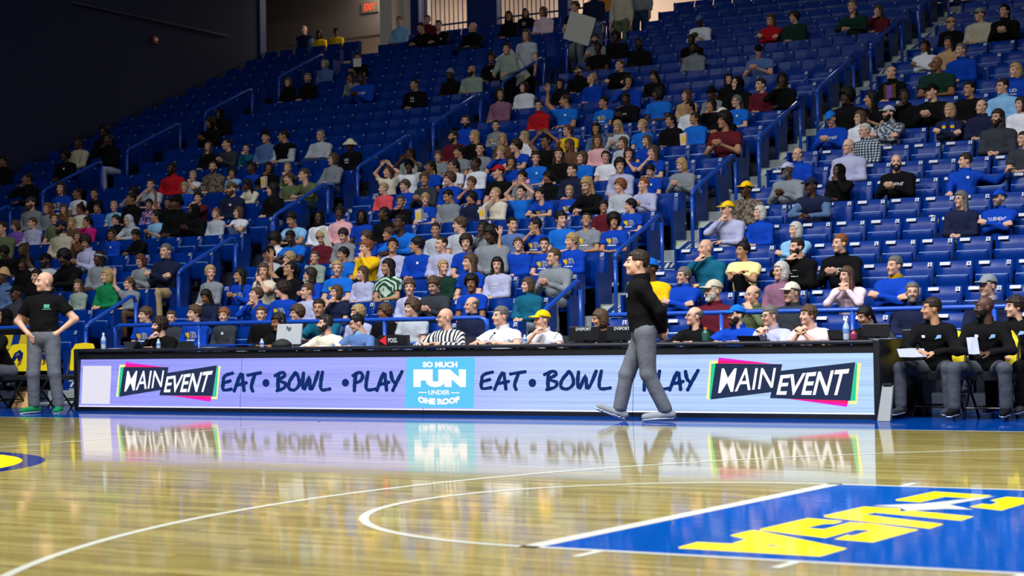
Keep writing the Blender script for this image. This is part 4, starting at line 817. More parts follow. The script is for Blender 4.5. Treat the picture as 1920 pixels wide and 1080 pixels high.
# ================================================================ spectators: x y (middle of the head in the photograph), kind, skin, hair, top, pose, look, extras
# kind m w b g; hair = style+colour; top = style+colour; look: Z hard left, L left, F front, C to the camera, R right; lower-case d/u after it = down / up
# extras: g glasses, B beard, C cap, V cap backwards, K beanie, Q bucket hat, H hood up, J headscarf, P headphones, D headband, G big; then =hat colour, +print, *pattern, /trousers
CROWD = """
195 243 m4ck jbk lap F
206 262 m4sk jbk chinr F /lv
147 268 m4sk hbe lap2 F
122 292 m4ck hbk lap F +small
59 335 m3sk jbk chinr L
6 304 m3sk jbk lap F
101 351 w1ld tbl lap C +logo
136 364 b3sk twh lap L
175 364 b2sk tbk lap C
222 370 b3sk jbk lap L
252 360 b3ck hgy chinr L
282 347 m1sd tlg chinr C
322 317 m4sk jrd lap F BgG
362 332 b1sy twh chinl C
399 314 m1zr hbr lap C B*camo
441 327 b2ck tlb chinl C
474 315 b4sk tbl lap L +RE
390 275 w1ld lbk lap Cu
426 270 b1sk lch phone L
461 281 b1sk ltl chinl C
411 215 m4xk hbk phone F HG
395 229 w3bk lbk phone Ld
346 352 b1my tbl lap C
372 371 b1mk lmr chinl C
336 378 m4xk jbk lap L K=bk
344 396 m4sk hbk phone L BH
434 355 m1sr hnv lap F BC=br+small
465 347 g4lk jcr fwd Ld
271 385 b2mk lpu lap C *multi
297 383 b3sk lbk upr C
220 387 b1sy tlb lap C
202 392 b2mk lbl lap C
160 393 g3hk lcr lap L
121 393 g1lr lbr lap C
90 391 g1bo lgy lap F g
38 383 m1sr hgy lap F BC=ch
102 411 w1uu tol lap R
114 427 m3sk jbe lap F BC=nv
137 423 g1ly lbr lap C
160 418 g2pk hmg chinr L
55 419 b1sr hlv lap L +MARYLAND
34 423 g1br tpu lap Ld
3 427 m1sd hol lap F
217 418 b1md jbk lap F g
240 421 b1xr hlg fwd Fd H
210 442 b3sk hbl lap F P+small
257 442 b3mk jbk fwd Fd
320 404 g2uk tlb phone L
388 404 b1mo hlg lap Cu
447 402 g1br twh kneeup L
146 446 g2br lbr chinl C
162 454 w2cd llv phone Cd
311 472 m1sg jnv cross F /kh
267 489 w1bu lgy phone Fd g
186 484 w4lk hgy lap L D=gy/gy
206 518 w1by jgn lap L
236 534 g1pr hgy upr L /br
146 541 g1lr lsg lap C
85 489 m4sk hlg upr F BCG=bk
68 519 w1lk jbk lap F
44 497 w4lk jbk lap F
8 473 w4ck lbk lap Fd
43 472 m4sk jbk lap F
6 519 m4xk jdn lap F K=tn
31 551 m4xk jch lap L gC=bk
9 594 w2xk lbk lap L H
46 599 m3zk lbk lap F g
124 476 m4ck jbk fwd Fd
395 512 g1py lgy lap R
452 517 g2lk lbl phone L +logo
387 558 w3lk jnv phone Fd
272 591 b1mr tbl lap L +logo
321 597 b1sr jch lap C
364 586 b1mr lbl lap L +logo
420 592 b1mo lch lap C +small
503 257 m1sk hsb lap C K=bk
527 256 m2sk vbklg lap Z
601 254 m1zg llg legx F g/dj
657 272 m4xk hbk lap C Q=cr+UD
624 299 w1br lgy legx L g/dn
505 315 g3bk lbk chinr C
531 321 b1sy lol chinl C
542 335 b1mr tol lap L
582 328 b1sr lol fwd L
511 352 g1lk lbk lap Z
576 410 w4xk lwh lap C J=bk
606 402 w4hk jpk lap C
653 408 w4xk tbl lap C J=bk
689 403 m4sk jbk lap L
495 407 b2mk tlb fwd Fd
515 450 b3ak jwh chinl Fd
546 446 m4sk taz fwd Fd +logo
610 446 b1cy lmr lap Cd g
669 440 b1md lgy lap Fd
695 457 b1mo lyl chinl L +UD
505 478 b3xk tlg lap L gK=bk
541 485 b1cy lbk chinr L
590 483 b1sr lsg lap C
643 477 b2mk taz lap L
501 508 g1lr tcr chinl C
550 505 g2pk lbk upr Lu
568 516 g1ld lbl phone Z
632 504 g1py taz lap C +logoG
678 513 g1lr llv lap L
482 553 b1mr jbl chinr Lu
534 537 b1cd lbl lap Z +logo
569 547 b1sr llv lap L
630 553 w1br tnv chinr L
490 590 b1sr jbk lap C
556 588 b1cr jbk lap L g
616 578 m2sd jtl fwd C
672 588 b1cy llv lap L
872 228 m1sd lbl lap C BG
852 257 m2sd hmr lap L B
887 256 w1ly lbk lap L
930 236 b1sk lgy lap C +logo
942 262 g1ly lbr lap C
905 280 b1zk tgy lap C +UD
931 286 b1my lbl chinr L +logo
960 275 b1cd tbl fwd L +logo
875 284 b2mk tgy lap L +UD
827 293 b1mr tgy lap C +logo
769 292 m4sk lsg lap L g
767 313 m4xk lwh up2 C K=bk+logo
805 314 g3pk tbl lap L
850 311 g2pd twh lap L
892 308 b4sk lwh lap L +UD
730 322 g1lr hcr up2 L
802 336 b2mr lch phone C
842 336 b1cr hbl lap L
878 348 b2mr tbl chinr L
940 323 m1sk tbk lap L C=rd
726 359 b1sy lco lap L
752 349 b1mr lbl lap L +logo
753 379 b2sr lbk chinr C
802 374 b1my tbl lap C +logo
836 369 b2sk hgy lap Ld
882 373 b2ck jnv lap L
942 363 b1zy lcr chinr L
740 411 m4sk laz fwd F
743 439 b2mr tbl lap L
792 433 b2sd llg lap C
830 421 b1mr tlg lap Z
897 429 b4sk jgy chinr L
713 448 b1cr tbl lap L
738 461 b2mk llv lap Cu
788 459 b2mk lbl lap Z +small
837 458 b1zd llv lap L +UD
897 454 b1cd tbl lap C
938 431 m4lk hgy lap Ld
953 461 b1mr hbl upr Cu
727 501 g2lk tgn lap L *tiedye
840 502 g1py ldg lap R
883 488 g1lr tbl lap L
922 498 g1lk hlv lap C +UD
884 528 b3ck tbl lap C
768 539 b1mr llv lap C
812 535 b1mr jch phone Fd g
983 257 g1ly lwh lap L
1021 267 g3sk tbk up2 L gP
1010 199 w1sk jrd lap C
1064 246 w1pr tyl lap L g
1060 273 g3lr hbr lap L
1122 242 g2lk jdn lap C
1157 238 g1ly llg phone Fd
1200 236 g1py taz lap L
1262 226 w2pk hbk lap L
1120 265 g2lr lpk lap C
1171 271 g1lr llg lap L
1208 265 g1lr tbl lap L
1179 290 g1ld tbl chinl C
1209 287 g1lr tbl chinr L +logo
998 302 g2ld tbl chinr C
1025 296 g1pd taz lap C +small
1043 288 g1ld lbk lap C
1064 298 g1br taz lap L
1118 296 g1pd twh lap C
1065 321 m1sd lnv lap L
1163 311 b1ck llv lap C
1035 334 b3ck jbk lap L
974 333 b1mk tgy lap F +UD
992 360 b1sd taz up2 F
1023 364 b1mk tbl fwd L +logo
1076 362 b1sy tbl lap Cd g+logo
1112 341 g1ly lbk fwd Fd
1134 351 b1co llg lap L
1174 349 b1so llv phone L +UD
1219 321 b1mk tbl lap Fd +small
1132 388 b2mk tmr lap C g
1181 388 b1mk tbl lap Z +logo
1064 404 b1mk taz lap R
1110 413 b2sk tgy lap Cu +logo
1143 416 b2ak tbl lap C +logo
1054 421 b2sk tbl chinr Z +logo
994 420 b1sk tsb lap R
1003 460 b1sk tbl lap C +logo
1036 454 b1my hbl lap L +logo
1052 482 m1sr lgy phone L g
992 535 w1br jtl lap L
1229 504 m4sk tyl lap L C=az/nv
1271 518 w1pg jbl cross L g
740 36 m1sg llb lap C
791 52 m1sd hbk fwd Fd
801 38 m1sr lmr lap C
823 48 m1sd lbk fwd C +small
886 52 m1xg jbk legx L
954 30 w2lk jbk lap C
985 24 w2lk hbk lap C +UD
1018 23 w2br jpp lap L
600 121 w1bg jsb lap L D=be
671 109 m2sk jbk phone C
540 155 w1br jbk lap C
577 147 m1sg jbk lap C gB
659 145 g3lk hgy chinl L
677 146 m4sk hbl phone Fd +DELAWARE
777 159 m2sk hbk lap L +STJ
844 140 m4xk jbk lap F K=gy
884 133 m2xk hsg lap L B
921 110 w3hk hbk lap C +small
916 177 w2bk lmv lap R
982 164 w1bd hwh lap L
1060 189 m2sd taz upr Z +small
1050 158 w2lk lbk lap C
1084 133 m1sr jbk lap L BC=ch
1110 148 w1py jbl lap Lu
1113 74 m1sk jgy phone C BK=ch
1121 90 m4sk tbk lap F
1152 69 m4ck hbk lap F
1198 82 m4sk jbk lap C B
1162 123 m1zr hbk cross L
1178 150 w2bk lbl chinr C
1226 143 w2lk lbk lap Ld
1234 176 m4bk taz lap Z
1175 185 m4sk hbk phone Fd +UD
1132 193 b2sk taz lap L +logo
1296 75 m4sk tbk lap F +small
1300 91 m4sk jgy lap F B
1311 40 m4sk hwh phone Fd C=sb+UD/yl
1423 96 m1sd tsb phone Cd VG=bk
1366 149 w1lk jbk lap C
1335 176 b4xk hgy lap Ld K=bk
1287 182 w1bu jtn lap L
1293 201 w2pk lwh lap L
1341 197 w2lk lbk chinr L
1374 191 w1pg taz lap L g+small
1409 222 m2ak tmr phone L g
1355 215 m2sk lbk phone L BC=cr+small
1298 223 w2pd haz lap L
1452 151 m1sk hbk lap L H
1445 38 w1lr jrd cross L g
1489 32 m1cd hdg lap L g
1619 11 m1sg ldg fwd F
1662 19 w1lr jmr chinr L
1479 154 b1sd lmr lap L
1525 145 w4lk lbk chinr C
1782 45 b1sr hbk lap L C=tn
1837 28 m1sr hbe lap L C=gy
1882 21 w1pk lbk phone L
1737 88 w3lk lwh cross L
1776 81 w2lk ltn lap L
1802 95 m1sg jbl lap L
1756 120 m3xk tdg lap L gG
1672 137 m1fg jbk lap L
1904 133 w1by lbl lap L +UD
1880 163 m1sd llb lap L g
1817 168 m2sk hbk lap L
1749 173 m1sd hbk phone L C=bk
1697 181 m4sk jbk chinr C g
1597 180 m4ak jbk lap L g
1624 186 w2lk tbk phone Z
1612 221 w1br jwh lap L g
1665 213 m1sk lgy cross L BC=lg*greypat
1559 223 m1sg hbl phone Fd C=az+DELAWARE
1622 246 m1sw jgy lap L g*plaid
1780 208 w1by lnv cross L g
1840 201 m1fg jnv lap L
1870 221 m1ld lch lap L gB
1914 196 w1bd hwh lap L
1919 268 m1sd tch lap L
1590 275 m1fw llv lap L g
1296 309 w1by hgy phone Ld /dn
1495 291 m1fg lbl lap L g/dn
1477 320 m4sg hgy phone L BC=lv/gy
1518 350 m4sk vnvdn fwd L C=nv
1572 323 w4xk hbk chinl L H
1398 356 m4sk hbr lap L C=yl*camo
1376 393 m1sg llv chinr L C=yl
1413 402 w1bw jbl lap L
1491 432 w1bw llb cross L
1576 457 m1so jbk phone L +UD
1682 305 m1xd hbk phone C B+UDHENS
1810 302 m1sd lbl armout Z +small
1801 374 w1lg lnv lap L g
1873 372 m1sg lbl cross L BC=bl+BLUEHENS
1324 466 m1xg jtl chinr L
1392 470 w2hk tpy kneeup L
1337 546 m1sw lmr lap L BC=be
1411 554 m1fg jol chinl L g
1464 509 w1bw lmv lap L g
1483 550 m1sg jch lap L gC=cr
1495 464 m1sd hbk chinr L B+UD
1586 517 w1lr lpp face L
1677 499 m1sg lbl cross L
1712 549 m1sg jnv lap C gB
1852 537 m1sg lnv lap L gC=gy
712 586 b3cr tbk lap L
762 576 b1cr tlg lap L
885 573 m1fg jnv lap L g
"""
YAW = dict(Z=-58, L=-24, F=0, C=26, R=58)
WORDS = 'zero one two three four five six seven eight nine ten eleven twelve thirteen fourteen fifteen sixteen seventeen eighteen nineteen twenty twenty-one twenty-two twenty-three twenty-four'.split()
BW = {'right': 'right block', 'centre': 'centre block', 'left': 'left block', 'far left': 'far-left block'}
STYN = dict(s='short %s hair', z='cropped %s hair', m='%s mop hair', c='curly %s hair', a='bushy %s hair', f='receding %s hair', l='long %s hair', p='tied %s hair', u='%s bun', b='%s bob', x='shaved head', h='high %s bun')
TOPN = dict(t='t-shirt', l='sweatshirt', h='hoodie', j='jacket', v='vest')
def solve(px, py, pose, tgt):
    s = sk(pose); hd = s['hd']; best = None
    for i in range(1, NR+1):
        yh = rowY(i)-.26
        sc_ = tgt
        for _ in range(4):
            P = atY(px, py, yh+sc_*float(hd[1])); sc_ = (P[2]-rowF(i)-.43)/(float(hd[2])-.43)
            sc_ = min(1.6, max(.4, sc_))
        e = abs(sc_-tgt)
        if best is None or e < best[0]: best = (e, i, sc_, P)
    e, i, s_, P = best; s_ = min(tgt*1.09, max(tgt*.90, s_))
    P = atY(px, py, rowY(i)-.26+s_*float(hd[1]))
    return i, s_, np.array((P[0], rowY(i)-.26, rowF(i)+.43*(1-s_)))
def block_of(x):
    for n, x0, x1 in (('right', -8.0, 9), ('centre', -16.05, -8.0), ('left', -24.1, -16.05), ('far left', -40, -24.1)):
        if x0 <= x < x1: return n
people = []
for ln in CROWD.strip().splitlines():
    q = ln.split(); px, py = float(q[0]), float(q[1]); k = q[2]; kind, skin, hair = k[0], int(k[1]), k[2:]; top, pose, look = q[3], q[4], q[5]; ex = q[6] if len(q) > 6 else ''
    pants = rnd.choice(['dj', 'dj', 'bk', 'ch', 'gy', 'nv', 'dn']); pat = prt = hatc = None
    if '/' in ex: ex, pants = ex.split('/')
    if '*' in ex: ex, pat = ex.split('*')
    if '+' in ex: ex, prt = ex.split('+')
    if prt and prt.endswith('G') and prt[:-1] in ('logo',): prt = prt[:-1]; ex += 'G'
    if '=' in ex: ex, hatc = ex.split('=')
    tgt = {'m': .95, 'w': .905, 'b': .82, 'g': .82}[kind]
    i, s_, loc = solve(px, py, pose, tgt)
    yaw = YAW[look[0]]; pit = {'d': 20, 'u': -16}.get(look[1:], 0)
    people.append(dict(px=px, py=py, kind=kind, skin=skin, hair=hair, top=top, pose=pose, yaw=yaw, pit=pit, ex=ex, pants=pants, pat=pat, prt=prt, hatc=hatc, row=i, s=s_, loc=loc, blk=block_of(loc[0])))
rows = {}
for p in people: rows.setdefault((p['blk'], p['row']), []).append(p)
# neighbours in one row never share a seat
for g in rows.values():
    g.sort(key=lambda p: p['loc'][0])
    lo_, hi_ = dict(right=(-7.24, 9), centre=(-15.24, -8.82), left=(-23.28, -16.86)).get(g[0]['blk'], (-27.8, -24.98))
    for _ in range(14):
        for p in g: p['loc'][0] = min(hi_, max(lo_, p['loc'][0]))          # nobody sits in the stairs
        for a, b in zip(g[:-1], g[1:]):
            d = .46-(b['loc'][0]-a['loc'][0])
            if d > 0: a['loc'][0] -= d/2; b['loc'][0] += d/2
def look_words(p):
    k = {'m': 'man', 'w': 'woman', 'b': 'boy', 'g': 'girl'}[p['kind']]; ex = p['ex']; col = CC[p['top'][1:3]][3]
    col = {'camo': 'camouflage', 'plaid': 'plaid', 'tiedye': 'green tie-dye', 'greypat': 'grey patterned', 'multi': 'patterned'}.get(p['pat'], col)
    t = col+(' printed' if p['prt'] else '')+' '+TOPN[p['top'][0]]
    hc = CC[p['hatc']][3]+' ' if p['hatc'] else ''
    h = None
    for c, n in (('C', 'cap'), ('V', 'backwards cap'), ('K', 'beanie'), ('Q', 'bucket hat'), ('J', 'headscarf')):
        if c in ex: h = hc+n
    if 'H' in ex: h = 'hood up'
    if 'P' in ex: h = 'headphones'
    if not h: h = STYN[p['hair'][0]]
    if '%s' in h: h = h % HNAME[p['hair'][1]]
    return '%s, %s, %s' % (k, h, t)
labels = set()
for (blk, r), g in sorted(rows.items()):
    for j, p in enumerate(g):
        lab = '%s, %s, row %s, %s spectator from left' % (look_words(p), BW[blk], WORDS[r], ORD[j] if len(g) > 1 else 'only')
        if len(g) == 1: lab = '%s, sitting alone in %s row %s' % (look_words(p), BW[blk], WORDS[r])
        w = lab.split()
        if len(w) > 16: lab = lab.replace(' spectator', '')
        o = person(tuple(p['loc']), math.radians(rnd.uniform(-6, 6)), p['s'], p['pose'], p['yaw'], p['pit'], p['kind'], p['skin'], p['hair'], p['top'], p['pants'], p['ex'], False, rnd.choice(['bk', 'wh', 'gy', 'ch']), hatc=p['hatc'], prt=p['prt'], pat=p['pat'])
        p['obj'] = o; labels.add(lab); tag(o, lab, 'person', 'spectators in the %s' % BW[blk])
def by_px(x): return min(people, key=lambda p: abs(p['px']-x))
P_ = by_px(1677); child('collar', cloth(P_['pose'], 'collar'), P_['obj'], cmat('yl')); P_ = by_px(1852); child('collar', cloth(P_['pose'], 'collar'), P_['obj'], cmat('wh'))
P_ = by_px(1780); link('scarf', conform(P_['pose'], [(*rects(x, x+.06, .10-.05*k-.05, .10-.05*k, 2, 1), 0 if k % 2 else 1) for x in (-.10, .04) for k in range(6)], 'scarf', [cmat('yl'), cmat('bl')], 0, .38), P_['obj'])
P_ = by_px(1672); link('scarf', conform(P_['pose'], [(*rects(x, x+.06, -.22, .10, 2, 5), 0) for x in (-.10, .05)]+[(*rects(-.04, .05, -.22, .08, 3, 4), 1)], 'scarf', [cmat('br'), cmat('pu')], 0, .38), P_['obj'])
print('PEOPLE', len(people), 'labels', len(labels), [ (p['px'],round(p['s'],2),p['row']) for p in people if p['s']<.8 or p['s']>1.06][:40])

# ================================================================ folding seats
SEATB = mat('seat_blue', srgb(0, 44, 126), .32, coat=.0, var=.08, scale=3, spec=.22); SEATD = mat('seat_frame', srgb(10, 22, 62), .5); PLW = mat('plate_white', srgb(196, 202, 212), .45, var=.03); PLL = mat('name_plate', srgb(196, 196, 206), .5, var=.03)
def shell(prof, wd, bow, n=4, th=.02):
    """a moulded panel: profile of (y, z) points, bowed across its width, with thickness"""
    b = MB(); k = len(prof); V = []
    for side in (0, 1):
        for i, (y, z) in enumerate(prof):
            for j in range(n+1):
                u = j/n*2-1; V.append((u*wd/2, y+bow*(u*u)*-1+side*th, z))
    m = k*(n+1); F = []
    for i in range(k-1):
        for j in range(n):
            a = i*(n+1)+j; F += [(a, a+1, a+n+2, a+n+1), (m+a+1, m+a, m+a+n+1, m+a+n+2)]
    for j in range(n): F += [(j+1, j, m+j, m+j+1), ((k-1)*(n+1)+j, (k-1)*(n+1)+j+1, m+(k-1)*(n+1)+j+1, m+(k-1)*(n+1)+j)]
    for i in range(k-1): F += [(i*(n+1), (i+1)*(n+1), m+(i+1)*(n+1), m+i*(n+1)), ((i+1)*(n+1)+n, i*(n+1)+n, m+i*(n+1)+n, m+(i+1)*(n+1)+n)]
    return b.add(V, F)
BK = shell([(-.125, .44), (-.115, .60), (-.07, .805), (-.045, .915), (-.03, .925)], .462, .02, 4, .022)
PU = shell([(-.155, .42), (-.19, .50), (-.205, .645), (-.21, .72), (-.20, .737)], .415, .012, 4, .045)
PD = MB().box(-.21, .21, -.52, -.12, .395, .432).box(-.2, .2, -.535, -.515, .385, .43)
ST = MB().box(-.262, -.236, -.30, -.05, .30, .47).box(-.258, -.24, -.20, -.10, 0, .32)
seat_me = dict(back=BK.mesh('backrest', [SEATB], True), up=PU.mesh('seat_pan', [SEATB], True), dn=PD.mesh('seat_pan', [SEATB]), st=ST.mesh('standard', [SEATD]))
lip = MB().tube([(-.2, -.207, .735), (0, -.200, .737), (.2, -.207, .735)], .008, 6).mesh('pan_lip', [mat('lip_highlight', srgb(128, 158, 212), .25, coat=.5)])  # lighter blue: the highlight along the pan edge is put into its colour
plate = {}
def plate_mesh(n):
    if n not in plate:
        D = .125; b = MB(); y = lambda z: -.0975+(z-.70)*.45; x0 = .15; b.quad((x0, y(.735)-.012, .735+D), (x0+.055, y(.735)-.015, .735+D), (x0+.055, y(.785)-.015, .785+D), (x0, y(.785)-.012, .785+D), 0)
        V, F, a = text_mesh(str(n), .02); w_ = .022 if n < 10 else .04; b.add([(x0+.0275-w_/2+w_*u, y(.742)-.019+.016*v, .743+D+.034*v) for u, v in V], F, 1); plate[n] = b.mesh('number_plate', [PLW, SGB])
    return plate[n]
NAMEP = MB().quad((-.19, -.105, .87), (-.06, -.10, .87), (-.06, -.078, .91), (-.19, -.083, .91)).mesh('name_plate', [PLL])
seats = []
for bn_, x0, pt, n in BLOCKS:
    for i in range(1, NR+1):
        for k in range(n):
            X = x0+pt*(k+.5) if bn_ in ('right', 'far left') else x0-pt*n+pt*(k+.5)
            if bn_ == 'centre': X = -15.45+pt*(k+.5)
            if bn_ == 'left': X = -23.5+pt*(k+.5)
            if i == 2 and bn_ == 'right': X += .12
            u, v, dz = proj((X, rowY(i), rowF(i)+.8))
            if u < -60 or u > 1980 or v < -60: continue
            occ = any(abs(p['loc'][0]-X) < pt*.52 for p in rows.get((bn_, i), []))
            seats.append([dz+(3.5 if occ else 0), X, i, bn_, k+1, occ, pt])
seats.sort(key=lambda q: q[0])
far = MB()
def far_add(b, dx, dy, dz, mi):
    far.add([(x+dx, y+dy, z+dz) for x, y, z in b.v], b.f, mi)
FB = shell([(-.125, .44), (-.07, .805), (-.03, .925)], .462, .02, 2, .022); FP = shell([(-.155, .42), (-.205, .645), (-.20, .737)], .415, .012, 2, .045)
for q, (d_, X, i, bn_, num, occ, pt) in enumerate(seats):
    if q < 300:
        e = empty('stadium_seat', (X, rowY(i), rowF(i)), 0, '%s blue folding seat number %s of row %s in the %s' % ('occupied' if occ else 'empty', WORDS[num], WORDS[i], BW[bn_]), 'seat', 'blue folding stadium seats')
        link('backrest', seat_me['back'], e); pn = link('seat_pan', seat_me['dn' if occ else 'up'], e); link('standard', seat_me['st'], e); link('number_plate', plate_mesh(num), e)
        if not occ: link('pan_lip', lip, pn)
        if bn_ == 'right' and i <= 9: link('name_plate', NAMEP, e)
    else:
        far_add(FB, X, rowY(i), rowF(i), 0)
        far_add(PD if occ else FP, X, rowY(i), rowF(i), 0); far_add(ST, X, rowY(i), rowF(i), 1)
        far.quad(*[(X+a, rowY(i)-.075+(b-.735)*.45-.012, rowF(i)+.125+b) for a, b in ((.155, .745), (.195, .745), (.195, .78), (.155, .78))], 2)
fo = far.obj('seat_rows', [SEATB, SEATD, mat('far_plate', srgb(120, 128, 150), .5)]); tag(fo, 'rows of blue folding stadium seats further up the stand', 'seats', None, 'stuff')
END = MB().box(-.02, .02, -.42, 0, 0, .62).box(-.02, .02, -.12, .03, .5, .92)
em = END.mesh('end_panel', [SEATB])
for bn_, x0, pt, n in BLOCKS:
    for i in range(1, NR+1):
        for X in (x0-.02, x0+pt*n+.02):
            if -28 < X < -1: link('end_panel', em, stand, (X, rowY(i), rowF(i)))
# ================================================================ courtside: folding chairs, coaches, officials at the table, what lies on it
YELC = mat('chair_yellow', srgb(232, 206, 24), .5, var=.05); PADB = mat('chair_pad', srgb(30, 32, 38), .5, var=.1); TUBE = mat('chair_tube', srgb(22, 22, 26), .4, metal=.3)
def chair_meshes():
    d = {}
    d['seat'] = MB().box(-.24, .24, -.24, .22, .40, .46).mesh('seat', [PADB])
    pr = [(-.20, .52), (-.24, .62), (-.225, .80), (-.15, .90), (0, .915), (.15, .90), (.225, .80), (.24, .62), (.20, .52)]
    b = MB(); n = len(pr); V = [(x, .21+(z-.52)*.16, z) for x, z in pr]+[(x, .26+(z-.52)*.16, z) for x, z in pr]
    b.add(V, [tuple(range(n)), tuple(reversed(range(n, 2*n)))]+[(i, i+n, (i+1) % n+n, (i+1) % n) for i in range(n)]); d['back'] = b.mesh('backrest', [YELC]); d['backk'] = b.mesh('backrest', [PADB])
    for i, (x, sg) in enumerate(((-.225, 1), (.225, 1))):
        d['leg%d' % i] = MB().tube([(x, -.20, .0), (x, .19, .50), (x, .28, .84)], .014, 8).mesh('leg', [TUBE], True); d['leg%d' % (i+2)] = MB().tube([(x*.9, .24, 0), (x*.9, -.12, .40)], .014, 8).mesh('leg', [TUBE], True)
    d['bar'] = MB().tube([(-.22, -.12, .11), (.22, -.12, .11)], .011, 6).mesh('crossbar', [TUBE]); d['bar2'] = MB().tube([(-.2, .16, .12), (.2, .16, .12)], .011, 6).mesh('crossbar', [TUBE])
    f = lambda x, z: (x, .205+(z-.52)*.16, z)
    d['logo'] = MB().poly([f(*p) for p in [(-.13, .68), (-.08, .78), (.02, .83), (.10, .78), (.09, .70), (.02, .66), (-.02, .72), (-.07, .66)]]).mesh('bird_logo', [PNAVY])
    d['logo2'] = MB().poly([f(x, z) for x, z in [(-.07, .745), (.0, .79), (.05, .77), (-.01, .745)]]).mesh('logo_wing', [PLW]); d['logo3'] = MB().poly([f(x, z) for x, z in [(.02, .655), (.09, .69), (.07, .62), (.0, .60)]]).mesh('logo_beak', [mat('beak_brown', srgb(120, 90, 40), .6)])
    return d
CH = chair_meshes()
def folding_chair(x, y, rz, label, logo=True, group='yellow backed folding chairs', plain=False):
    e = empty('folding_chair', (x, y, 0), rz, label, 'chair', group); link('seat', CH['seat'], e); bk_ = link('backrest', CH['backk' if plain else 'back'], e)
    for i in range(4): link('leg', CH['leg%d' % i], e)
    link('crossbar', CH['bar'], e); link('crossbar', CH['bar2'], e)
    if logo: 
        for k in ('logo', 'logo2', 'logo3'): link(CH[k].name.split('.')[0], CH[k], bk_)
    return e
def placed(px, py, yh, pose, tgt=1.0, rz=0.):
    s = sk(pose); hd = s['hd']; R = rotz(rz); h = R@hd
    P = atY(px, py, yh+tgt*float(h[1])); s_ = (P[2]-.43)/(float(hd[2])-.43) if hd[2] < 1.4 else P[2]/float(hd[2]); s_ = min(tgt*1.1, max(tgt*.88, s_))
    P = atY(px, py, yh+s_*float(h[1])); z0 = .43*(1-s_) if hd[2] < 1.4 else 0
    return (P[0]-s_*float(h[0]), yh, z0), s_
def official(px, py, pose, yaw, kind, skin, hair, top, label, extras='', pants='bk', yh=10.56, pit=0, chair=True, **kw):
    loc, s_ = placed(px, py, yh, pose, {'m': 1.0, 'w': .95}[kind])
    o = person(loc, 0, s_, pose, yaw, pit, kind, skin, hair, top, pants, extras, True, **kw); tag(o, label, 'person', kw.get('group') or 'people working at the scorer table')
    if kw.get('collar') is None and top[0] in 'tj': pass
    if chair: folding_chair(loc[0], yh+.03, 0, 'folding chair under the %s' % ' '.join(label.split(',')[0].split()[:9]), False, 'folding chairs behind the scorer table', True)
    return o
def add_collar(o, pose, m): return child('collar', cloth(pose, 'collar', True), o, m)
o = official(300, 611, 'deskmouth', -20, 'm', 1, 'cd', 'lbk', 'bearded man in black sweater, hand over mouth, left end of table', 'B')
official(522, 604, 'desk', -10, 'w', 3, 'lk', 'lbk', 'woman with headphones hidden behind the silver monitor', 'P', pit=10)
o = official(611, 608, 'desk', -35, 'm', 1, 'sd', 'lcr', 'bearded man with headset in cream sweatshirt at the table', 'BP', prt='UD')
o = official(670, 611, 'desk', -40, 'm', 1, 'sk', 'lsb', 'man with glasses in blue shirt leaning over the table', 'g', pit=14); add_collar(o, 'desk', cmat('lb'))
o = official(835, 596, 'desk', -32, 'm', 1, 'xg', 'lwh', 'bald referee with glasses in black and white striped shirt', 'g', pat='referee')
o = official(939, 593, 'desk', -24, 'm', 1, 'sg', 'twh', 'grey haired man in white polo with lanyard beside the referee', ''); add_collar(o, 'desk', cmat('wh'))
o = official(1017, 608, 'deskmouth', -28, 'm', 1, 'sg', 'twh', 'man in yellow cap and white polo, chin on hand', 'C', hatc='yl'); add_collar(o, 'deskmouth', cmat('wh'))
official(1125, 598, 'desk', -40, 'w', 2, 'br', 'lbk', 'woman with brown bob behind the two black monitors', '', pit=8)
o = official(1302, 596, 'desk', -38, 'm', 1, 'fg', 'lbk', 'man with glasses and open mouth in black sweater at the table', 'g', pit=-4); add_collar(o, 'desk', cmat('bk'))
o = official(1381, 594, 'desk', -34, 'm', 1, 'sd', 'tbl', 'heavy bearded man in blue cap and blue polo at the table', 'BCG', hatc='az', prt='small'); add_collar(o, 'desk', cmat('bl'))
o = official(1444, 594, 'clasp', -30, 'm', 1, 'sg', 'llv', 'man with glasses in grey shirt, hands clasped before his mouth', 'g', pit=6); add_collar(o, 'clasp', cmat('lv'))
o = official(1516, 591, 'clasp', -32, 'm', 1, 'mr', 'tpp', 'young man in pink polo with folded hands at the table', ''); add_collar(o, 'clasp', cmat('pp'))
official(1622, 596, 'desk', -28, 'w', 2, 'pk', 'lbk', 'woman with tied black hair looking down at right end of table', '', pit=18)
# the two head coaches on their feet
th = math.radians(-60); hp = V3(-4.88, 8.55, 0)
o = person((-4.93, 8.60, 0), th, 1.065, 'walk', 0, -2, 'm', 1, 'sd', 'lbk', 'cg', '', True, 'gy'); tag(o, 'coach in black quarter-zip walking past the light board, hands behind his back', 'person', 'coaches by the court'); add_collar(o, 'walk', cmat('bk'))
child('chest_logo', conform('walk', [(*fan([(.0, .0), (.04, .01), (.035, .05), (.01, .045), (.015, .02)]), 0)], 'chest_logo', [None], .07, .36), o, mat('print_ice', srgb(150, 190, 235), .5))
o = person((-13.89, 8.62, 0), math.radians(24), 1.06, 'hips', -46, 0, 'm', 1, 'xr', 'tbk', 'cg', '', True, 'gn'); tag(o, 'bald coach in black polo standing with hands on hips', 'person', 'coaches by the court'); add_collar(o, 'hips', cmat('bk')); child('belt', cloth('hips', 'belt', True), o, mat('belt_black', srgb(18, 18, 20), .35))
child('chest_logo', conform('hips', [(*rects(-.03, .03, .0, .045, 3, 3), 0), (*rects(-.045, .045, -.02, -.01, 3, 1), 0)], 'chest_logo', [None], .08, .36), o, mat('print_green', srgb(80, 160, 130), .5))
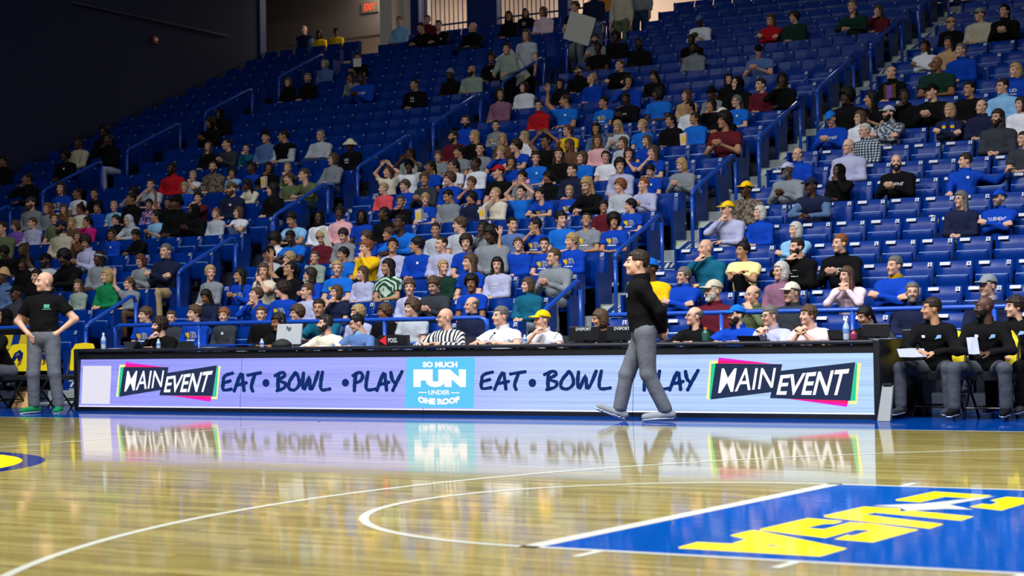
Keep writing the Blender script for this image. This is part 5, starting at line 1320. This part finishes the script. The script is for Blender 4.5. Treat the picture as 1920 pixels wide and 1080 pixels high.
# seated assistants
def assistant(px, py, yh, yaw, skin, hair, label, extras='', pose='bench', rz=0, s=1.0, pants='sg2', shoes='ch', top='lbk'):
    loc, s_ = placed(px, py, yh, pose, s, math.radians(rz)); o = person(loc, math.radians(rz), s_, pose, yaw-rz, 0, 'm', skin, hair, top, pants, extras, True, shoes); tag(o, label, 'person', 'coaches by the court')
    if top[0] == 'l': add_collar(o, pose, cmat('bk'))
    m = mat('print_ice', srgb(150, 190, 235), .5)
    child('chest_logo', conform(pose, [(*fan([(-.03, .0), (.03, .01), (.035, .045), (.0, .05), (-.01, .02)]), 0)], 'chest_logo', [None], .085, .38), o, m)
    child('maker_mark', conform(pose, [(*rects(-.02, .02, .0, .03, 2, 2), 0)], 'maker_mark', [None], -.07, .40), o, mat('print_white', srgb(225, 228, 235), .6))
    return loc, o
l1, _ = assistant(1747, 583, 10.08, -52, 2, 'sd', 'assistant coach with dark hair and paper on his knee beside table end', s=1.04); folding_chair(l1[0], l1[1]+.02, 0, 'folding chair under the dark haired assistant coach')
l2, _ = assistant(1846, 579, 9.80, -48, 4, 'xk', 'bald bearded assistant coach holding folded paper', 'B', s=1.04, shoes='bk', rz=4); folding_chair(l2[0], l2[1]+.02, 0, 'folding chair under the bald bearded assistant coach')
l3, _ = assistant(1903, 576, 10.45, -48, 1, 'md', 'young man in black behind the bald coach at right edge', '', 'lap', s=1.02, pants='bk'); folding_chair(l3[0], l3[1]+.02, 0, 'folding chair under the young man at right edge')
SKf = {2: skin_mat(2)}
a, o = assistant(-26, 604, 9.75, -30, 2, 'sk', 'man in black tee on the bench, cut off by left edge', '', 'fwd', s=1.04, top='tbk', pants='cg', shoes='gn', rz=0)
folding_chair(a[0], a[1]+.03, 0, 'folding chair at the left edge under the man in black tee')
pA = atY(72, 690, 10.1); pB = atY(112, 690, 10.1)
folding_chair(pA[0]-.16, 10.1, 0, 'empty folding chair with bird logo left of the bald coach'); folding_chair(pB[0]+.14, 10.15, 0, 'empty folding chair with yellow back behind the bald coach')
def paper(name, c, w_, d_, rx, rz, label, m=None, grp='papers'):
    e = MB().add([(x*w_/2, y*d_/2, .004*math.sin(3*x+y)+z) for z in (0, .002) for x, y in ((-1, -1), (0, -1), (1, -1), (1, 1), (0, 1), (-1, 1))], [(5, 4, 1, 0), (4, 3, 2, 1), (6, 7, 10, 11), (7, 8, 9, 10), (0, 1, 7, 6), (1, 2, 8, 7), (2, 3, 9, 8), (3, 4, 10, 9), (4, 5, 11, 10), (5, 0, 6, 11)]).obj(name, m or mat('paper', srgb(158, 162, 184), .7, var=.04)); e.location = c; e.rotation_euler = (rx, 0, rz)
    return tag(e, label, name.split('_')[-1], grp)
paper('sheet_of_paper', (l1[0]-.10, l1[1]-.50, .685), .28, .2, .45, .5, 'sheet of paper in the dark haired assistant coach\'s hands'); paper('sheet_of_paper', (l2[0]+.0, l2[1]-.51, .755), .11, .2, 1.0, .5, 'folded paper held by the bald bearded coach')
bd = empty('play_board', (atY(38, 750, 9.9)[0], 9.9, 0), 0, 'wooden play board printed with a court, leaning under the chair', 'board'); bevel(MB().add([(-.16, -.02, 0), (.2, -.02, 0), (.2, .12, .30), (-.16, .12, .30), (-.16, .0, 0), (.2, .0, 0), (.2, .14, .30), (-.16, .14, .30)], [(0, 1, 2, 3), (7, 6, 5, 4), (0, 4, 5, 1), (1, 5, 6, 2), (2, 6, 7, 3), (3, 7, 4, 0)]).obj('board', mat('board_wood', srgb(206, 164, 108), .5, var=.1), bd), .004)
MB().tube([(.0, .044, .15), (.03, .058, .18), (.0, .072, .21), (-.03, .058, .18), (.0, .044, .15)], .004, 5).tube([(-.16, .05, .15), (.2, .05, .15)], .003, 5).obj('court_lines', mat('board_line', srgb(90, 66, 44), .6), bd)
gb = empty('metal_stand', (-2.50, 9.06, 0), 0, 'grey metal upright leaning at the right end of the table', 'stand'); bevel(MB().add([(-.03, 0, 0), (.11, 0, 0), (.07, .22, .36), (-.05, .22, .36), (-.03, .05, 0), (.11, .05, 0), (.07, .26, .36), (-.05, .26, .36)], [(0, 1, 2, 3), (7, 6, 5, 4), (0, 4, 5, 1), (1, 5, 6, 2), (2, 6, 7, 3), (3, 7, 4, 0)]).obj('plate', mat('bare_metal', srgb(104, 108, 112), .55, metal=.2), gb), .006); MB().box(-.04, .06, .2, .27, .36, .38).obj('top_edge', PADB, gb)
# ---- on the table
def onT(px, Y=9.8): return atY(px, 640, Y)[0]
SILV = mat('silver_shell', srgb(192, 196, 204), .35, metal=.2); SCRB = mat('monitor_black', srgb(24, 25, 30), .35); CLEAR = mat('bottle_plastic', srgb(170, 190, 215), .12, coat=.5); CAPW = mat('bottle_cap', srgb(225, 228, 235), .4); LABB = mat('bottle_label', srgb(90, 130, 200), .5)
def bottle(px, label, h=.20, r=.032, body=CLEAR, cap=CAPW, lab=LABB, Y=9.62, z=.826):
    e = empty('bottle', (onT(px, Y), Y, z), 0, label, 'bottle', 'bottles on the scorer table'); MB().lathe((0, 0, 0), [(r*.9, 0), (r, .01), (r*.94, h*.3), (r, h*.55), (r*.9, h*.66), (r*.4, h*.84), (r*.4, h*.88)], 14).obj('body', body, e, True)
    MB().lathe((0, 0, h*.88), [(r*.46, 0), (r*.46, h*.12)], 12).obj('cap', cap, e)
    if lab: MB().lathe((0, 0, h*.32), [(r*1.02, 0), (r*1.02, h*.2)], 14).obj('label_band', lab, e)
bottle(194, 'tall clear water bottle at the left end of the table', .225, .035); bottle(297, 'small water bottle before the bearded man in black', .13, .03); bottle(1587, 'clear water bottle beside the young man in pink', .23, .035); bottle(491, 'small bottle left of the silver monitor', .11, .028); bottle(984, 'small water bottle beside the man in yellow cap', .11, .028)
bottle(1323, 'dark green sports bottle with orange cap', .16, .042, mat('bottle_green', srgb(40, 84, 72), .35), mat('cap_orange', srgb(240, 110, 50), .4), None); bottle(1433, 'small sports bottle with orange cap by the man in grey', .10, .03, mat('bottle_dark', srgb(60, 66, 90), .35), mat('cap_orange', srgb(240, 110, 50), .4), None); bottle(1601, 'short maroon flask at the right end', .11, .04, mat('flask_maroon', srgb(130, 40, 80), .35), mat('flask_cap', srgb(110, 34, 70), .4), None)
def monitor(px, w_, h_, label, word, m, Y=9.78, tilt=-.18, sz=.035, wc=None, stand_=True):
    e = empty('monitor', (onT(px, Y), Y, .826), 0, label, 'monitor', 'screens on the scorer table'); z0 = .03; c, s_ = math.cos(tilt), math.sin(tilt); P = lambda x, y, z: (x, y*c-z*s_, z0+y*s_+z*c)
    V = [P(x, y, z) for z in (0, h_) for x, y in ((-w_/2, 0), (w_/2, 0), (w_/2, .03), (-w_/2, .03))]; bevel(MB().add(V, [(3, 2, 1, 0), (4, 5, 6, 7), (0, 1, 5, 4), (1, 2, 6, 5), (2, 3, 7, 6), (3, 0, 4, 7)]).obj('shell', m, e), .006)
    MB().quad(P(w_/2-.01, .032, .01), P(-w_/2+.01, .032, .01), P(-w_/2+.01, .032, h_-.01), P(w_/2-.01, .032, h_-.01)).obj('screen', SCRB, e)
    if stand_: MB().box(-.08, .08, -.02, .14, 0, .012).box(-.02, .02, .05, .075, 0, z0+h_*.4).obj('stand', m if m is SCRB else SILV, e)
    if word:
        V, F, a = text_mesh(word, .02); wd = sz*a; MB().add([P(-wd/2+wd*u, -.004, h_*(.62 if word == 'hp' else .70)+sz*v) for u, v in V], F).obj('lettering', wc, e)
monitor(539, .40, .27, 'silver monitor marked with two letters, seen from behind', 'hp', SILV, wc=SCRB, sz=.075)
monitor(1094, .40, .165, 'left one of two black monitors before the brown haired woman', 'DVSPORT', SCRB, wc=PLW, tilt=-.06); monitor(1166, .40, .165, 'right one of two black monitors, nearer the walking coach', 'DVSPORT', SCRB, wc=PLW, tilt=-.06)
monitor(1642, .30, .14, 'black monitor at the right end of the table', None, SCRB, tilt=-.05)
ps = empty('possession_sign', (onT(752), 9.62, .826), 0, 'black possession sign with red arrow and lettering', 'sign'); bevel(MB().box(-.215, .215, 0, .07, 0, .128).obj('case', SCRB, ps), .006)
red = emit('arrow_red', (.9, .02, .05), 1.6); dm = MB().lathe((0, 0, 0), [(.0055, 0), (.0055, .003)], 6)
for i in range(7):
    for j in range(-i, i+1):
        if abs(j) <= i and (j % 1 == 0) and abs(j)*.0085 < .055: 
            o = link('arrow_lamp', dm.mesh('arrow_lamp', [red]) if (i, j) == (0, 0) else o.data, ps, (-.19+i*.015, -.002, .064+j*.0085)); o.rotation_euler = (math.pi/2, 0, 0)
V, F, a = text_mesh('POSS.', .02); MB().add([(-.065+.14*u, -.003, .038+.056*v) for u, v in V], F).obj('lettering', PLW, ps)
def laptop(px, w_, label, h_=.05, Y=9.66):
    e = empty('laptop', (onT(px, Y), Y, .826), 0, label, 'laptop', 'laptops on the scorer table'); bevel(MB().box(-w_/2, w_/2, .02, .25, 0, .016).obj('base', SCRB, e), .004); bevel(MB().add([(-w_/2, .0, .012), (w_/2, .0, .012), (w_/2, -.05, h_), (-w_/2, -.05, h_), (-w_/2, .012, .012), (w_/2, .012, .012), (w_/2, -.038, h_), (-w_/2, -.038, h_)], [(0, 1, 2, 3), (7, 6, 5, 4), (0, 4, 5, 1), (1, 5, 6, 2), (2, 6, 7, 3), (3, 7, 4, 0)]).obj('lid', SCRB, e), .003)
laptop(1405, .27, 'low open black laptop before the man in blue cap', .06); laptop(1568, .17, 'small black laptop beside the water bottle', .11); laptop(250, .30, 'black laptop at the left end of the table', .10, 9.75); laptop(455, .22, 'thin laptop left of the silver monitor', .03)
bg_ = MB().lathe((0, 0, 0), [(.13, 0), (.12, .05), (.07, .09), (.02, .105)], 12).obj('black_bag', mat('bag_cloth', srgb(26, 26, 30), .8, bump=.4), None, True); bg_.location = (onT(529, 9.55), 9.55, .826); tag(bg_, 'crumpled black bag before the silver monitor', 'bag')
for px, lab in ((225, 'stack of papers beside the tall water bottle'), (400, 'loose papers on the table below the ginger boy'), (1660, 'white papers at the right end of the table')): paper('table_papers', (onT(px, 9.65), 9.65, .832), .30, .2, 0, .1, lab)
for px, lab in ((1046, 'desk microphone before the man in yellow cap'), (925, 'thin desk microphone before the man in white polo')):
    e = empty('desk_microphone', (onT(px, 9.6)-.05, 9.6, .826), 0, lab, 'microphone', 'microphones on the table'); MB().lathe((0, 0, 0), [(.035, 0), (.03, .012)], 12).obj('base', SCRB, e); MB().tube([(0, 0, .01), (0, 0, .06), (.03, 0, .10), (.06, 0, .125)], .004, 6).obj('neck', SCRB, e); MB().lathe((.07, 0, .12), [(.006, 0), (.012, .008), (.012, .02), (.004, .028)], 10).obj('head', SCRB, e)
cs = empty('loudspeaker', (onT(1683, 10.0)+.06, 10.26, 0), 0, 'black loudspeaker box standing at the right end of the table', 'speaker'); bevel(MB().box(-.11, .11, 0, .3, 0, .93).obj('box', BLACK, cs), .012); MB().box(-.085, .085, -.006, 0, .55, .88).obj('grille', SCRB, cs)
pp = MB().add([(-.13, 0, 0), (.16, 0, 0), (.16, .01, .0), (.05, 0, .16), (.14, 0, .16)], [(0, 1, 4, 3)]).obj('white_card', mat('card_white', srgb(220, 222, 226), .6)); pp.location = (onT(1196, 9.7), 9.7, .826); tag(pp, 'white card propped behind the walking coach', 'card')
# ---- people on their feet up the middle stair and in the concourse
def stander(px, py, kind, skin, hair, top, pants, yaw, label, X=None, pose='stand', extras='', s=1.0, rz=0, Z=None, Y=None, **kw):
    hz = float(sk(pose)['hd'][2])*s
    if Y is None:
        v = ray(px, py); a = .4125; off = .185-a*11.65+hz; t = (off+a*CAM[1]-CAM[2])/(v[2]-a*v[1]); P = CAM+v*t; i = max(1, min(NR, round((P[1]-11.7)/.8+1))); Y = rowY(i)-.42; Z = rowF(i); P = atY(px, py, Y)
    else: P = atY(px, py, Y)
    o = person((P[0], Y, Z), math.radians(rz), s, pose, yaw, 0, kind, skin, hair, top, pants, extras, **kw); return tag(o, label, 'person', 'people standing at the top')
stander(952, 89, 'b', 1, 'mk', 'hsg', 'bk', 20, 'boy in pale teal hoodie coming down the middle stair', s=.93, pose='hold')
stander(987, 68, 'w', 1, 'lr', 'tlg', 'bk', 10, 'woman with long hair in grey tee standing on the middle stair', s=.97)
stander(1080, 16, 'b', 1, 'mr', 'tbk', 'gy', -20, 'boy in black tee carrying a large white poster', s=.95, pose='hold')
stander(1113, -12, 'm', 1, 'sk', 'jnv', 'dn', 0, 'person in navy jacket and jeans standing near the top', s=1.0); stander(1165, -20, 'm', 1, 'sk', 'jbe', 'ol', -60, 'person in beige jacket and olive trousers standing near the top', s=1.0); stander(1200, -42, 'm', 1, 'sk', 'hgy', 'dj', -30, 'person in grey hoodie and jeans standing near the top', s=1.02)
stander(571, 53, 'm', 1, 'xr', 'vnvsb', 'nv', 20, 'bald police officer in dark vest standing in the concourse', Z=zf, Y=32.2); stander(599, 63, 'w', 4, 'lk', 'tyl', 'bk', 20, 'woman with long black hair in yellow shirt in the concourse', Z=zf, Y=32.1, s=.88); stander(631, 65, 'w', 4, 'sk', 'tyl', 'bk', 20, 'usher in black cap and yellow shirt in the concourse', Z=zf, Y=32.0, extras='C', hatc='bk', s=.87)
def board(px, py, Y, w_, h_, rot, label, name='poster_board', th_=.01):
    P = atY(px, py, Y); e = bevel(MB().box(-w_/2, w_/2, -th_/2, th_/2, -h_/2, h_).obj(name, mat('poster_white', srgb(196, 196, 190), .7, var=.04)), .002); e.location = P; e.rotation_euler = rot; return tag(e, label, 'poster')
board(1084, 62, 26.6, .62, .42, (.1, .35, .2), 'large white poster board carried on the middle stair'); board(968, 135, 24.9, .42, .5, (.1, -.6, .3), 'beige poster board held beside the boy in teal'); board(109, 485, 16.0, .34, .34, (.1, .15, .2), 'square white board raised among the left crowd'); board(670, 120, 25.9, .2, .13, (0, 0, .3), 'small white paper held before a man\'s face', 'paper_sheet', .004); board(614, 455, 15.0, .11, .26, (.1, -.3, .3), 'folded white programme held by the woman in pink jacket', 'paper_sheet', .004)
jk = empty('draped_coat', atY(1735, 430, 15.4), 0, 'off-white coat thrown over an empty seat in the right block', 'coat')
V, Q = nets(lambda P: smin(s_cone(P, V3(.1, 0, .1), V3(.02, -.1, -.12), .09, .07), s_cone(P, V3(.02, -.1, -.12), V3(-.16, -.14, -.22), .08, .06), .05)+.02*noise3(P, 40, 3), (-.4, -.35, -.4), (.35, .25, .35), .02); setm(link('cloth', np_mesh('cloth', [(V, Q, 0)]), jk), [cmat('cr')])
def near(px, py): return min(people, key=lambda p: (p['px']-px)**2+.4*(p['py']-py+25)**2)['loc'][1]
def popcorn(px, py, Y, label):
    e = empty('popcorn_bag', atY(px, py, Y), 0, label, 'popcorn', 'popcorn bags'); MB().add([(-.05, -.03, -.1), (.05, -.03, -.1), (.05, .03, -.1), (-.05, .03, -.1), (-.06, -.035, .1), (.06, -.035, .12), (.06, .035, .12), (-.06, .035, .1)], [(3, 2, 1, 0), (0, 1, 5, 4), (1, 2, 6, 5), (2, 3, 7, 6), (3, 0, 4, 7), (4, 5, 6, 7)]).obj('bag', mat('popcorn_paper', srgb(226, 206, 200), .7), e); MB().quad((-.035, -.034, -.05), (.035, -.034, -.05), (.04, -.036, .05), (-.04, -.036, .05)).obj('badge', mat('print_yellow', srgb(240, 200, 30), .6), e)
for px, py, i, lab in ((786, 405, 6, 'popcorn bag held by the boy in blue print tee'), (906, 400, 6, 'popcorn bag beside the boy in cream sweatshirt'), (495, 342, 9, 'popcorn bag of the girl with black bob'), (1282, 262, 10, 'popcorn bag of the laughing woman in bright blue hoodie')): popcorn(px, py, near(px, py)-.48, lab)
def phone(px, py, i, label, col=(20, 20, 24)):
    e = bevel(MB().box(-.075, .075, -.005, .005, -.037, .037).obj('mobile_phone', mat('phone_%d' % col[0], srgb(*col), .3)), .004); e.location = atY(px, py, near(px, py)-.44); e.rotation_euler = (-.3, 0, .4); tag(e, label, 'phone', 'mobile phones in the crowd')
phone(768, 319, 9, 'pink phone held up by the man in black beanie', (206, 110, 170)); phone(985, 340, 8, 'red and white phone raised by the boy in bright blue', (206, 60, 70)); phone(1143, 253, 11, 'black phone of the blond girl in light grey'); phone(1287, 346, 9, 'black phone of the blond woman in grey hoodie')
